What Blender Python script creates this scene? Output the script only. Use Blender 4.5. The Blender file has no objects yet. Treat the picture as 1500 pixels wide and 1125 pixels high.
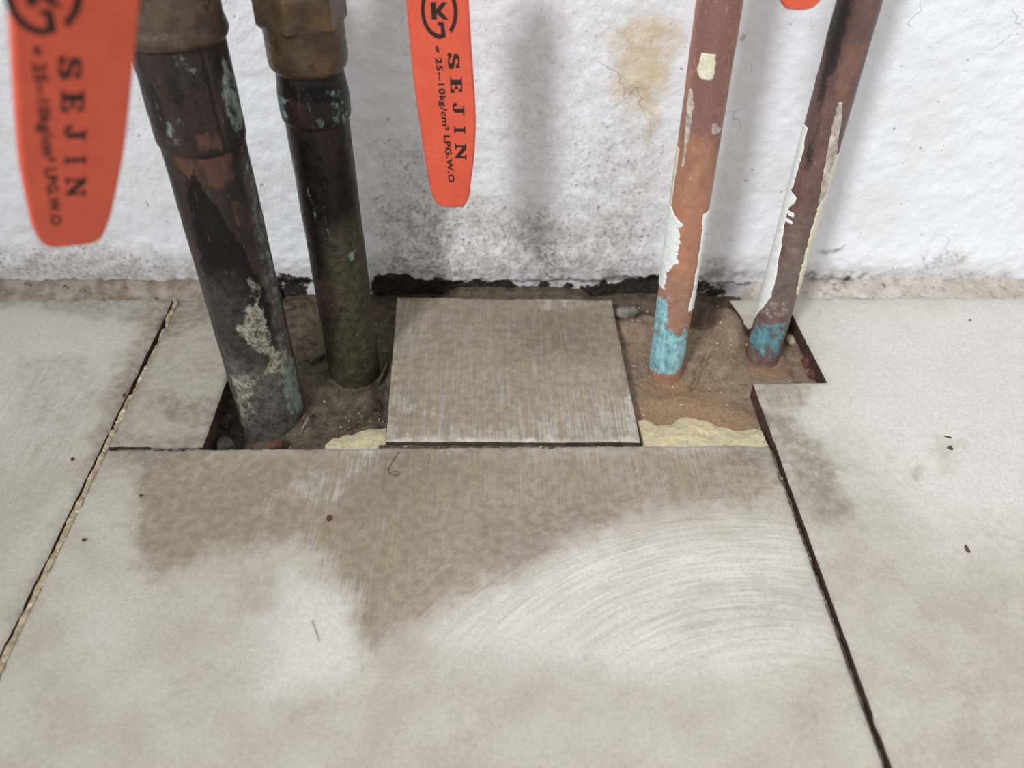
import bpy, bmesh, math, random
import numpy as np
from mathutils import Matrix, Vector
random.seed(7); rng = np.random.default_rng(7)
SC = bpy.context.scene; COL = SC.collection

# ------------------------------------------------------------------ camera
cam = bpy.data.cameras.new('camera'); co = bpy.data.objects.new('camera', cam); COL.objects.link(co)
r, d, f, c = ((0.999703, -0.021310, 0.011799), (-0.005148, -0.658309, -0.752730), (0.023808, 0.752446, -0.658224), (0.155075, -0.237651, 0.241217))
co.matrix_world = Matrix(((r[0], -d[0], -f[0], c[0]), (r[1], -d[1], -f[1], c[1]), (r[2], -d[2], -f[2], c[2]), (0, 0, 0, 1)))
cam.sensor_width = 36; cam.lens = 29.3405; cam.clip_start = .005; cam.clip_end = 20
cam.dof.use_dof = True; cam.dof.focus_distance = .335; cam.dof.aperture_fstop = 10.5
SC.camera = co
# ------------------------------------------------------------------ light
wd = bpy.data.worlds.new('world'); SC.world = wd; wd.use_nodes = True
wd.node_tree.nodes['Background'].inputs[0].default_value = (.97, .985, 1, 1)
wd.node_tree.nodes['Background'].inputs[1].default_value = .76
la = bpy.data.lights.new('work_lamp', 'SPOT'); la.energy = 60; la.color = (.94, .97, 1); la.shadow_soft_size = .095; la.spot_size = math.radians(46); la.spot_blend = 1
lo = bpy.data.objects.new('work_lamp', la); COL.objects.link(lo)
lo.location = (-.34, -.88, .98)
lo.rotation_euler = (Vector((.43, .11, .05)) - lo.location).to_track_quat('-Z', 'Y').to_euler()
SC.view_settings.view_transform = 'Standard'; SC.view_settings.look = 'None'
SC.view_settings.exposure = 0; SC.view_settings.gamma = 1; SC.view_settings.use_curve_mapping = False

# ------------------------------------------------------------------ numeric helpers
def h3(ix, iy, iz, s):
    n = (ix * 374761393 + iy * 668265263 + iz * 2147483647 + s * 1274126177) & 0xffffffff
    n = ((n ^ (n >> 13)) * 1274126177) & 0xffffffff
    return ((n ^ (n >> 16)) & 0xffff) / 65535.0
def vn(x, y, s=0, z=0.0):
    x = np.asarray(x, float); y = np.asarray(y, float)
    ix = np.floor(x).astype(np.int64); iy = np.floor(y).astype(np.int64); fx = x - ix; fy = y - iy
    fx = fx * fx * (3 - 2 * fx); fy = fy * fy * (3 - 2 * fy)
    iz = np.zeros_like(ix)
    a = h3(ix, iy, iz, s); b = h3(ix + 1, iy, iz, s); c_ = h3(ix, iy + 1, iz, s); e = h3(ix + 1, iy + 1, iz, s)
    return (a * (1 - fx) + b * fx) * (1 - fy) + (c_ * (1 - fx) + e * fx) * fy
def fbm(x, y, sc, s=0, o=4):
    t = 0; a = .5; m = 0
    for i in range(o):
        t = t + a * vn(x * sc * 2 ** i + 13.7 * i, y * sc * 2 ** i + 7.1 * i, s + i); m += a; a *= .55
    return t / m
def ss(a, b, x):
    t = np.clip((x - a) / (b - a), 0, 1); return t * t * (3 - 2 * t)
def sdf(px, py, poly):
    P = np.array(poly, float); n = len(P); dd = np.full(px.shape, 1e9); ins = np.zeros(px.shape, bool)
    for i in range(n):
        ax, ay = P[i]; bx, by = P[(i + 1) % n]; ex, ey = bx - ax, by - ay
        wx, wy = px - ax, py - ay; L = ex * ex + ey * ey + 1e-18
        t = np.clip((wx * ex + wy * ey) / L, 0, 1)
        dd = np.minimum(dd, (wx - ex * t) ** 2 + (wy - ey * t) ** 2)
        cr = ((ay <= py) & (by > py)) | ((by <= py) & (ay > py))
        with np.errstate(divide='ignore', invalid='ignore'):
            xi = ax + (py - ay) / (by - ay) * ex
        ins ^= cr & (px < xi)
    dd = np.sqrt(dd); return np.where(ins, -dd, dd)
def blot(x, y, shapes, warp=.004, wsc=150, seed=0):
    # shapes: (polygon, strength, softness in metres)
    wx = x + (fbm(x, y, wsc, 50 + seed, 4) - .5) * 2 * warp; wy = y + (fbm(x, y, wsc, 90 + seed, 4) - .5) * 2 * warp
    m = np.zeros(x.shape)
    for poly, st, so in shapes:
        k = ss(so, -so, sdf(wx, wy, poly)) * st
        m = 1 - (1 - m) * (1 - k)
    return m
def spot(p, rad): return [(p[0] + rad * math.cos(a), p[1] + rad * math.sin(a)) for a in np.linspace(0, 6.283, 9)[:-1]]
def lin(c8): return tuple(((v / 255) / 12.92 if v / 255 <= .04045 else ((v / 255 + .055) / 1.055) ** 2.4) for v in c8) + (1,)

# ------------------------------------------------------------------ mesh helpers
def link(name, me, mats, parent=None):
    o = bpy.data.objects.new(name, me); COL.objects.link(o)
    for m in (mats if isinstance(mats, (list, tuple)) else [mats]): me.materials.append(m)
    if parent is not None: o.parent = parent
    return o
def tag(o, label=None, cat=None, group=None, kind=None):
    for k, v in (('label', label), ('category', cat), ('group', group), ('kind', kind)):
        if v: o[k] = v
    return o
def empty(name, loc, label, cat, group=None):
    o = bpy.data.objects.new(name, None); o.empty_display_size = .01; o.location = loc; COL.objects.link(o)
    return tag(o, label, cat, group)
def mesh(name, V, Fc, mats, parent=None, smooth=True, attrs=None, fm=None, fsm=None):
    me = bpy.data.meshes.new(name); me.from_pydata(np.asarray(V).tolist(), [], Fc if isinstance(Fc, list) else Fc.tolist())
    n = len(me.polygons)
    if smooth: me.polygons.foreach_set('use_smooth', np.ones(n, bool) if fsm is None else fsm)
    if fm is not None: me.polygons.foreach_set('material_index', np.asarray(fm, np.int32))
    for k, a in (attrs or {}).items():
        at = me.attributes.new(k, 'FLOAT', 'POINT'); at.data.foreach_set('value', np.asarray(a, np.float32))
    me.update(); return link(name, me, mats, parent)
def gridfaces(nu, nv, off=0, closed=False):
    i = np.arange(nu - 1)[:, None]; j = np.arange(nv if closed else nv - 1)[None, :]; j2 = (j + 1) % nv
    return np.stack(np.broadcast_arrays(off + i * nv + j, off + (i + 1) * nv + j, off + (i + 1) * nv + j2, off + i * nv + j2), -1).reshape(-1, 4)
def loft(rings, closed=True, caps=True):
    n = len(rings[0]); V = [tuple(p) for rg in rings for p in rg]
    Fc = gridfaces(len(rings), n, 0, closed).tolist()
    Fc = [q[::-1] for q in Fc]
    if caps: Fc += [list(range(n))[::-1], [(len(rings) - 1) * n + i for i in range(n)]]
    return V, Fc

# ------------------------------------------------------------------ node helpers
class N:
    def __init__(s, name):
        s.m = bpy.data.materials.new(name); s.m.use_nodes = True; s.t = s.m.node_tree; s.b = s.t.nodes['Principled BSDF']
        s.co = s.t.nodes.new('ShaderNodeTexCoord').outputs['Object']
    def put(s, sock, v):
        if isinstance(v, bpy.types.NodeSocket): s.t.links.new(v, sock)
        else: sock.default_value = v
    def attr(s, k):
        n = s.t.nodes.new('ShaderNodeAttribute'); n.attribute_name = k; return n.outputs['Fac']
    def noise(s, sc, det=4, rough=.55, scale3=None, rot=None, vec=None, dist=0):
        v = vec or s.co
        if scale3 or rot:
            mp = s.t.nodes.new('ShaderNodeMapping'); s.t.links.new(v, mp.inputs[0])
            if rot: mp.inputs['Rotation'].default_value = rot
            if scale3: mp.inputs['Scale'].default_value = scale3
            v = mp.outputs[0]
        n = s.t.nodes.new('ShaderNodeTexNoise'); s.t.links.new(v, n.inputs['Vector'])
        n.inputs['Scale'].default_value = sc; n.inputs['Detail'].default_value = det; n.inputs['Roughness'].default_value = rough; n.inputs['Distortion'].default_value = dist
        return n.outputs['Fac']
    def vor(s, sc, feat='F1'):
        n = s.t.nodes.new('ShaderNodeTexVoronoi'); n.feature = feat; s.t.links.new(s.co, n.inputs['Vector']); n.inputs['Scale'].default_value = sc
        return n.outputs['Distance']
    def rng(s, v, a, b, c0=0., c1=1., smooth=True):
        n = s.t.nodes.new('ShaderNodeMapRange'); n.interpolation_type = 'SMOOTHSTEP' if smooth else 'LINEAR'
        s.put(n.inputs[0], v)
        for i, q in enumerate((a, b, c0, c1)): n.inputs[i + 1].default_value = q
        return n.outputs[0]
    def math(s, op, a, b=0.):
        n = s.t.nodes.new('ShaderNodeMath'); n.operation = op; s.put(n.inputs[0], a); s.put(n.inputs[1], b); return n.outputs[0]
    def mul(s, *v):
        x = v[0]
        for y in v[1:]: x = s.math('MULTIPLY', x, y)
        return x
    def add(s, *v):
        x = v[0]
        for y in v[1:]: x = s.math('ADD', x, y)
        return x
    def mix(s, fac, a, b, mode='MIX'):
        n = s.t.nodes.new('ShaderNodeMix'); n.data_type = 'RGBA'; n.blend_type = mode; n.clamp_factor = True
        s.put(n.inputs[0], fac); s.put(n.inputs[6], a); s.put(n.inputs[7], b); return n.outputs[2]
    def val(s, col, v):
        # multiply a colour by a scalar field
        n = s.t.nodes.new('ShaderNodeVectorMath'); n.operation = 'SCALE'; s.put(n.inputs[0], col); s.put(n.inputs['Scale'], v); return n.outputs[0]
    def bump(s, h, dist, strength=1., nrm=None):
        n = s.t.nodes.new('ShaderNodeBump'); n.inputs['Strength'].default_value = strength; n.inputs['Distance'].default_value = dist
        s.put(n.inputs['Height'], h)
        if nrm: s.t.links.new(nrm, n.inputs['Normal'])
        return n.outputs[0]
    def out(s, col, rough=.6, metal=0., nrm=None, spec=.5, **kw):
        s.put(s.b.inputs['Base Color'], col); s.put(s.b.inputs['Roughness'], rough); s.put(s.b.inputs['Metallic'], metal)
        s.b.inputs['Specular IOR Level'].default_value = spec
        if nrm: s.t.links.new(nrm, s.b.inputs['Normal'])
        for k, v in kw.items(): s.put(s.b.inputs[k], v)
        return s.m

# ------------------------------------------------------------------ materials
def mat_tile():
    n = N('floor_tile')
    br, gr, pa = n.attr('brown'), n.attr('grey'), n.attr('pale')
    sa, sb, sc_ = n.attr('strokeA'), n.attr('strokeB'), n.attr('strokeC')
    big = n.noise(45, 5); med = n.noise(260, 5, .6); fine = n.noise(1500, 3, .6); mot = n.noise(620, 4, .65)
    A = n.noise(1, 3, .6, (620, 26, 1), (0, 0, -.035)); A2 = n.noise(1, 2, .5, (1500, 60, 1), (0, 0, -.035))
    B = n.noise(1, 3, .6, (560, 28, 1), (0, 0, -.62)); B2 = n.noise(1, 2, .5, (1400, 60, 1), (0, 0, -.62))
    # arcs: distance from the centre of the wiping movement
    vm = n.t.nodes.new('ShaderNodeVectorMath'); vm.operation = 'DISTANCE'; n.t.links.new(n.co, vm.inputs[0]); vm.inputs[1].default_value = (0.2436, -0.1668, 0)
    cb = n.t.nodes.new('ShaderNodeCombineXYZ'); n.t.links.new(vm.outputs['Value'], cb.inputs[0])
    sp = n.t.nodes.new('ShaderNodeSeparateXYZ'); n.t.links.new(n.co, sp.inputs[0]); n.t.links.new(n.math('MULTIPLY', sp.outputs[0], .05), cb.inputs[1])
    Cc = n.noise(1, 3, .6, (480, 480, 1), vec=cb.outputs[0]); C2 = n.noise(1, 2, .5, (1300, 1300, 1), vec=cb.outputs[0])
    def stroke(w, a, b):
        t = n.add(n.mul(a, .55), n.mul(b, .45))
        return n.mul(w, n.rng(t, .36, .64, -.5, .5, False))
    st = n.add(stroke(sa, A, A2), stroke(sb, B, B2), stroke(sc_, Cc, C2))
    col = n.mix(n.rng(big, .3, .7), lin((188, 181, 169)), lin((175, 166, 152)))
    vein = n.rng(n.noise(38, 6, .68, dist=.8), .50, .70)
    col = n.mix(n.mul(vein, n.rng(med, .3, .65), n.math('SUBTRACT', .42, n.mul(pa, .22))), col, lin((146, 134, 114)))
    col = n.mix(n.mul(pa, .85), col, lin((226, 223, 217)))
    brm = n.rng(n.add(br, n.rng(n.add(n.mul(med, .8), n.mul(mot, .2)), .3, .7, -.14, .14, False), n.mul(st, .95)), .06, .92)
    bm = n.mul(brm, n.rng(br, 0, .12), n.rng(mot, .25, .7, .85, 1.06))
    col = n.mix(n.mul(bm, .95), col, n.mix(n.rng(med, .35, .65), lin((142, 128, 106)), lin((128, 115, 96))))
    gm = n.mul(gr, n.rng(n.add(n.mul(med, .7), n.mul(big, .3)), .3, .62, .35, 1.15))
    col = n.mix(gm, col, lin((104, 92, 82)))
    tex = n.add(1.0, n.mul(st, .54), n.rng(fine, .3, .7, -.09, .09, False), n.rng(mot, .3, .7, -.11, .09, False))
    col = n.val(col, tex)
    pit = n.rng(n.noise(900, 2, .5), .70, .76, 0, .35)
    col = n.mix(n.mul(pit, n.rng(med, .45, .6)), col, lin((110, 98, 84)))
    hh = n.add(n.mul(st, .5), n.mul(fine, .4), n.mul(mot, .7), n.mul(med, .5))
    return n.out(col, n.rng(med, .3, .7, .5, .68), 0, n.bump(hh, .00022, .7), .4)
def mat_simple(name, c1, c2, sc=200, rough=.8, bumpd=.0004, fsc=1500, spec=.3, metal=0, c3=None, t3=(.6, .7), sc3=500, **kw):
    n = N(name); a = n.noise(sc, 5, .6); b = n.noise(fsc, 3, .6)
    col = n.mix(n.rng(a, .32, .68), lin(c1), lin(c2))
    if c3: col = n.mix(n.rng(n.noise(sc3, 4, .6), *t3), col, lin(c3))
    col = n.val(col, n.rng(b, .25, .75, .86, 1.14, False))
    return n.out(col, rough, metal, n.bump(n.add(a, n.mul(b, .6)), bumpd, .7), spec, **kw)
def mat_wall():
    n = N('white_plaster')
    di, mo, ta, pu = n.attr('dirt'), n.attr('mould'), n.attr('tan'), n.attr('purple')  # dirt also carries the shade painted on the middle of the wall
    big = n.noise(30, 5); med = n.noise(160, 6, .62); f1 = n.noise(520, 5, .65); fine = n.noise(1400, 3, .6)
    col = n.mix(n.rng(big, .35, .65), lin((236, 237, 241)), lin((230, 230, 231)))
    col = n.mix(n.mul(ta, n.rng(med, .25, .65, .6, 1.1)), col, lin((205, 182, 140)))
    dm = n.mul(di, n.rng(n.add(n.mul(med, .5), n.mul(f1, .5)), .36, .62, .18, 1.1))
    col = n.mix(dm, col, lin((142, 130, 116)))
    spk = n.mul(n.rng(f1, .58, .68), n.rng(di, .05, .5), n.rng(fine, .35, .55))
    col = n.mix(n.mul(spk, .75), col, lin((88, 78, 68)))
    col = n.mix(n.mul(pu, n.rng(med, .35, .6)), col, lin((112, 98, 104)))
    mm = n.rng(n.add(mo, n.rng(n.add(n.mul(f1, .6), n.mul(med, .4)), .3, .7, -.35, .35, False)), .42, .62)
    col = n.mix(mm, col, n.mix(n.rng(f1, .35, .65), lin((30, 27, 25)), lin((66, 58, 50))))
    dot = n.mul(n.rng(n.noise(330, 1, .4), .745, .765), n.rng(big, .4, .6)); col = n.mix(n.mul(dot, .6), col, lin((120, 112, 104)))
    # hairline cracks
    vo = n.t.nodes.new('ShaderNodeTexVoronoi'); vo.feature = 'DISTANCE_TO_EDGE'; vo.inputs['Scale'].default_value = 17
    wn = n.t.nodes.new('ShaderNodeTexNoise'); wn.inputs['Scale'].default_value = 90; n.t.links.new(n.co, wn.inputs['Vector'])
    va = n.t.nodes.new('ShaderNodeVectorMath'); va.operation = 'MULTIPLY_ADD'; n.t.links.new(wn.outputs['Color'], va.inputs[0]); va.inputs[1].default_value = (.02, .02, .02); n.t.links.new(n.co, va.inputs[2])
    n.t.links.new(va.outputs[0], vo.inputs['Vector'])
    cr = n.mul(n.rng(vo.outputs['Distance'], .0, .006, 1, 0), n.rng(n.noise(24, 2), .56, .66))
    col = n.mix(n.mul(cr, .45), col, lin((150, 143, 138)))
    hh = n.add(n.mul(med, .7), n.mul(f1, .55), n.mul(fine, .14), n.mul(cr, -.3))
    return n.out(col, .62, 0, n.bump(hh, .0011, .65), .3)
def mat_dirt():
    n = N('sandy_mortar')
    wet, ora = n.attr('wet'), n.attr('orange')
    med = n.noise(220, 5, .6); f1 = n.noise(900, 4, .65); fine = n.noise(2600, 2, .6)
    col = n.mix(n.rng(med, .3, .7), lin((150, 131, 110)), lin((124, 106, 88)))
    col = n.mix(ora, col, lin((158, 126, 98)))
    col = n.mix(n.mul(wet, .92), col, n.mix(n.rng(med, .35, .65), lin((100, 88, 72)), lin((70, 61, 51))))
    col = n.val(col, n.rng(f1, .3, .7, .72, 1.25, False))
    col = n.mix(n.rng(fine, .69, .73), col, lin((190, 176, 158)))
    return n.out(col, .85, 0, n.bump(n.add(n.mul(med, .6), n.mul(f1, .7), n.mul(fine, .3)), .0007, .9), .25)
def mat_pipe(name, base, base2, dark, green, green2, chalk, red, film, rough=.42, spec=.35):
    n = N(name)
    a = {k: n.attr(k) for k in ('dark', 'green', 'chalk', 'red', 'film')}
    lo_ = n.noise(1, 5, .6, (160, 160, 55)); med = n.noise(300, 5, .62); f1 = n.noise(900, 4, .6); fine = n.noise(2200, 2, .6); big = n.noise(1, 4, .6, (90, 90, 40))
    scr = n.noise(1, 3, .6, (900, 900, 90), (.25, .1, 0))
    mf = n.add(n.mul(med, .5), n.mul(f1, .3), n.mul(big, .2))
    def msk(w, tex, lo=.36, hi=.66):
        return n.rng(n.add(w, n.rng(tex, .3, .7, -.32, .32, False)), lo, hi)
    col = n.mix(n.rng(lo_, .35, .65), lin(base), lin(base2))
    col = n.mix(n.mul(msk(a['red'], lo_), .8), col, lin(red))
    col = n.mix(n.mul(msk(a['dark'], mf), .88), col, lin(dark))
    col = n.mix(n.mul(a['film'], n.rng(mf, .32, .66, .15, 1.1)), col, lin(film))
    gr = n.mix(n.rng(n.add(n.mul(med, .6), n.mul(big, .2), n.mul(scr, .2)), .3, .62), lin(green2), lin(green))
    col = n.mix(n.mul(msk(a['green'], mf), n.rng(scr, .3, .55, .6, 1)), col, gr)
    col = n.mix(n.mul(msk(a['chalk'], mf, .36, .8), n.rng(f1, .3, .62, .3, 1)), col, lin(chalk))
    col = n.mix(n.mul(n.rng(scr, .63, .72), n.rng(med, .45, .6), .28), col, lin(chalk))
    col = n.val(col, n.add(n.rng(fine, .3, .7, -.12, .12, False), n.rng(med, .3, .7, .88, 1.12, False)))
    cov = n.math('MAXIMUM', n.math('MAXIMUM', a['green'], a['chalk']), a['film'])
    rg = n.add(n.rng(med, .3, .7, rough - .1, rough + .14), n.mul(cov, .3))
    return n.out(col, rg, 0, n.bump(n.add(n.mul(med, .6), n.mul(f1, .6), n.mul(a['chalk'], .4)), .0004, .8), spec)

M = {}
M['tile'] = mat_tile()
M['body'] = mat_simple('tile_body', (92, 66, 55), (62, 50, 42), 300, .85, .0006)
M['wall'] = mat_wall()
M['dirt'] = mat_dirt()
M['slab'] = mat_simple('screed', (78, 68, 58), (58, 50, 42), 150, .9, .001)
M['fillet'] = mat_simple('mortar_fillet', (172, 161, 147), (128, 115, 101), 110, .8, .0012, 900, c3=(84, 73, 64), t3=(.56, .72), sc3=240)
M['fillet_pale'] = mat_simple('pale_mortar_fillet', (206, 198, 188), (178, 167, 154), 110, .8, .001, 900, c3=(122, 110, 100), t3=(.55, .74), sc3=200)
M['grout'] = mat_simple('grout', (190, 174, 144), (142, 124, 98), 260, .8, .0008, 1200, c3=(226, 220, 205), t3=(.56, .64), sc3=420)
M['grout_dark'] = mat_simple('dark_grout', (108, 100, 86), (62, 55, 46), 320, .85, .0008, 1200, c3=(168, 160, 146), t3=(.6, .68), sc3=300)
M['yellow'] = mat_simple('yellow_mortar', (208, 193, 154), (188, 176, 150), 130, .8, .0006, 900, c3=(160, 140, 110), t3=(.54, .74), sc3=420)
M['red'] = mat_simple('red_plastic', (212, 88, 62), (205, 81, 56), 90, .38, .00012, 1500, .45)
M['ink'] = mat_simple('black_ink', (34, 28, 26), (46, 34, 30), 700, .55, .0001)
M['steel'] = mat_simple('steel', (150, 148, 144), (110, 108, 104), 300, .35, .0001, metal=.9)
M['clear'] = mat_simple('clear_drip', (240, 240, 238), (225, 225, 225), 300, .1, .0001, **{'Transmission Weight': .7})
M['brass'] = mat_simple('aged_brass', (90, 70, 47), (60, 45, 31), 130, .36, .0005, 900, .5, .3, c3=(58, 46, 32), t3=(.56, .7), sc3=180)
M['bronze'] = mat_simple('dull_bronze', (92, 77, 60), (62, 50, 40), 140, .45, .0006, 900, .5, .3, c3=(58, 44, 38), t3=(.6, .7), sc3=220)
M['paint'] = mat_simple('white_paint', (236, 238, 236), (222, 226, 222), 300, .42, .0005, 1200, .5)
M['cream'] = mat_simple('cream_paint', (222, 216, 192), (204, 198, 176), 300, .45, .0006, 1200, .5)
M['haze'] = mat_simple('thin_worn_paint', (186, 174, 164), (156, 138, 128), 300, .5, .0003, 1400, .4, c3=(206, 200, 190), t3=(.45, .7), sc3=350)
M['grain'] = mat_simple('pale_grit', (200, 184, 164), (150, 128, 106), 90, .7, .0001)
M['stone'] = mat_simple('grey_stone', (150, 142, 130), (96, 90, 82), 240, .75, .0008)
M['rust'] = mat_simple('red_clay', (112, 70, 62), (84, 52, 47), 300, .8, .0006)
M['flake'] = mat_simple('mortar_flake', (112, 100, 82), (76, 68, 56), 400, .85, .0006)
M['crumb'] = mat_simple('brown_crumb', (104, 84, 60), (64, 52, 40), 500, .9, .0003)
M['hair'] = mat_simple('fibre', (96, 78, 58), (80, 66, 50), 500, .6, .0001)
M['p1'] = mat_pipe('tarnished_copper', (58, 45, 39), (32, 28, 27), (12, 12, 13), (124, 138, 124), (78, 96, 88), (168, 160, 142), (90, 62, 50), (114, 110, 102), .40, .22)
M['p2'] = mat_pipe('dark_copper', (46, 32, 29), (30, 25, 23), (8, 7, 7), (112, 136, 130), (66, 76, 68), (126, 146, 142), (72, 48, 41), (78, 74, 57), .26, .15)
M['p3'] = mat_pipe('copper', (168, 122, 98), (150, 106, 88), (120, 86, 82), (150, 204, 212), (86, 142, 150), (206, 202, 192), (172, 120, 94), (158, 130, 114), .4)
M['p4'] = mat_pipe('brown_copper', (112, 84, 77), (96, 73, 68), (46, 43, 43), (96, 152, 162), (58, 98, 106), (190, 190, 182), (132, 94, 78), (128, 120, 114), .4)

# ------------------------------------------------------------------ floor: slab, tiles, joints
def boxes(name, bs, mat, parent=None):
    V = []; Fc = []
    for x0, x1, y0, y1, z0, z1 in bs:
        o = len(V); V += [(x, y, z) for x in (x0, x1) for y in (y0, y1) for z in (z0, z1)]
        Fc += [[o + i for i in q] for q in ((0, 1, 3, 2), (4, 6, 7, 5), (0, 4, 5, 1), (2, 3, 7, 6), (0, 2, 6, 4), (1, 5, 7, 3))]
    return mesh(name, V, Fc, mat, parent, False)
floor = boxes('floor', [(-.57, .0335, -.34, .160, -.034, -.0082), (.309, .84, -.34, .160, -.034, -.0082), (.0335, .309, -.34, -.0035, -.034, -.0082),
                        (-.57, .84, -.34, .160, -.06, -.034)], M['slab'])
tag(floor, kind='structure')

FLOOR_BROWN = [
 ([(0.00244,0.00205),(0.2681,-0.00052),(0.26942,-0.0185),(0.2523,-0.03389),(0.22135,-0.03354),(0.19464,-0.04299),(0.16408,-0.0608),(0.13628,-0.07835),(0.11921,-0.08957),(0.10997,-0.0857),(0.10345,-0.06987),(0.08859,-0.04949),(0.07914,-0.05088),(0.06026,-0.05275),(0.04335,-0.0607),(0.03188,-0.05768),(0.01946,-0.03615),(0.01494,-0.01582)], .66, .011),
 ([(0.11068,-0.00016),(0.16573,-0.00069),(0.13439,-0.03748),(0.11917,-0.06451),(0.11552,-0.08578),(0.10389,-0.06431),(0.08981,-0.0495),(0.09442,-0.03045)], .38, .006),
 ([(0.01494,-0.01582),(0.07469,-0.01286),(0.08512,-0.04328),(0.05941,-0.04913),(0.04295,-0.05926),(0.03023,-0.05621)], .22, .003),
 ([(0.06286,-0.06379),(0.09481,-0.05847),(0.08687,-0.08029),(0.06862,-0.07874)], .22, .006),
 ([(-0.06118,0.05979),(-0.02753,0.05956),(-0.01335,0.03612),(-0.01699,0.0069),(-0.04232,0.01511)], .34, .006), ([(-0.01609,0.10194),(-0.00076,0.10419),(-0.00013,0.04051),(-0.00325,0.00677),(-0.01741,0.02316)], .3, .006),
 ([(-0.00286,0.08513),(-0.00116,0.09617),(0.00297,0.00868),(-0.00277,-0.02431),(-0.00137,-0.07119),(-0.00367,-0.07646),(-0.00596,-0.02932),(-0.00881,0.01481),(-0.0092,0.06942)], .40, .005),
 ([(-0.00141,0.10652),(0.05654,0.10626),(0.03937,0.00131),(0.0011,0.0036)], .40, .003),
 ([(0.2704,0.03567),(0.2961,0.03546),(0.29022,0.02051),(0.2728,0.01559)], .50, .003),
 ([(0.33931,0.00354),(0.35211,0.00341),(0.34101,-0.01561),(0.33012,-0.0155)], .32, .004),
 ([(0.32476,-0.01175),(0.32794,-0.01548),(0.32327,-0.0244),(0.32189,-0.01905)], .45, .002),
 ([(0.32799,-0.03971),(0.35698,-0.03339),(0.33363,-0.08102),(0.32464,-0.06998)], .24, .015),
 ([(0.31008,0.1004),(0.3462,0.10023),(0.32991,0.0725),(0.3069,0.08341)], .16, .008),
 ([(0.28346,0.01217),(0.32652,0.00366),(0.30766,-0.05215),(0.28232,-0.04561)], .18, .012),
]
FLOOR_GREY = [
 ([(-0.15971,0.1173),(0.00009,0.10593),(0.00183,0.0745),(-0.0206,0.08523),(-0.06315,0.09536),(-0.15157,0.10259)], .42, .006),
 ([(0.00928,0.03372),(0.03883,0.02608),(0.03966,0.01113),(0.0206,0.01454)], .50, .004),
 ([(0.00021,0.00871),(0.03808,0.00638),(0.03999,-0.00327),(0.02436,-0.01233),(0.00465,-0.00849)], .34, .004),
 ([(-0.00443,0.10771),(0.05701,0.10744),(0.05379,0.08482),(0.01883,0.08232),(0.00213,0.07346)], .55, .005),
 ([(0.26846,0.02155),(0.2815,0.01551),(0.29051,-0.0114),(0.28767,-0.04087),(0.27698,-0.04236),(0.2721,-0.01852)], .50, .005),
 ([(0.30997,0.11235),(0.36097,0.11214),(0.35091,0.10374),(0.30836,0.10041)], .38, .003),
 ([(0.24887,-0.0015),(0.2678,-0.00168),(0.26769,-0.01485),(0.24685,-0.01096)], .40, .004),
 ([(0.1054,-0.00202),(0.14919,-0.00053),(0.11871,-0.03072),(0.09954,-0.04029)], .22, .006),
 ([(0.22585,-0.06446),(0.26423,-0.06864),(0.26281,-0.08138),(0.23043,-0.08788),(0.21477,-0.08073)], .22, .008),
 ([(0.14957,-0.04087),(0.19064,-0.03153),(0.20021,-0.03824),(0.15933,-0.05929)], .20, .006),
 ([(-0.009,0.04058),(-0.00448,0.08514),(0.00283,0.04049),(-0.00337,-0.01562)], .22, .008),
 ([(-0.03468,-0.01529),(-0.01425,0.00687),(-0.01093,-0.0358),(-0.01654,-0.05707)], .12, .010),
]
FLOOR_PALE = [
 ([(-0.1861,0.10562),(-0.02275,0.10198),(-0.00913,0.05943),(-0.01425,0.00687),(-0.12625,0.00793)], .40, .02),  # left tile paler toward the back: light falloff painted into its colour
 ([(0.08511,-0.06407),(0.09601,-0.06645),(0.10814,-0.07047),(0.11374,-0.08576),(0.1141,-0.10256),(0.08705,-0.10443),(0.07849,-0.07757)], .55, .008),
 ([(0.13634,-0.07966),(0.15927,-0.06275),(0.1941,-0.04831),(0.26286,-0.04284),(0.26435,-0.08008),(0.26641,-0.09533),(0.2139,-0.10517),(0.17186,-0.09519),(0.13921,-0.09472)], .52, .012),
 ([(0.31036,0.10751),(0.57112,0.11126),(0.52387,-0.05477),(0.3226,-0.05233),(0.29899,-0.01881),(0.28876,0.02052)], .70, .030),  # right tile: cleaner, and paled further to paint in the brighter light there
 ([(0.02249,-0.03939),(0.0378,-0.05776),(0.03605,-0.10141),(0.01322,-0.09646)], .15, .01),
 ([(0.10519,-0.0001),(0.11237,-0.00056),(0.10171,-0.01673),(0.09803,-0.02881),(0.09069,-0.03107)], .75, .002), ([(0.08398,-0.01295),(0.09115,-0.01662),(0.09069,-0.03107),(0.07497,-0.02856),(0.0761,-0.02069)], .65, .0025), ([(0.06979,-0.02167),(0.07566,-0.01823),(0.07526,-0.0368),(0.06965,-0.03994)], .35, .003),
]
CT_BROWN = [([(0.10817,0.10427),(0.21436,0.10085),(0.21541,0.00194),(0.1117,0.00372)], .66, .003),
 ([(0.1885,0.09522),(0.21541,0.09509),(0.21517,0.0732),(0.20906,0.05304),(0.18564,0.05079),(0.16111,0.05827),(0.17144,0.0869)], .7, .008),
 ([(0.11447,0.10133),(0.18209,0.10101),(0.16763,0.0683),(0.13547,0.07897)], .18, .006),
 ([(0.13082,0.03949),(0.17284,0.03917),(0.14913,0.00533),(0.12097,0.00958)], .14, .008)]
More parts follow.
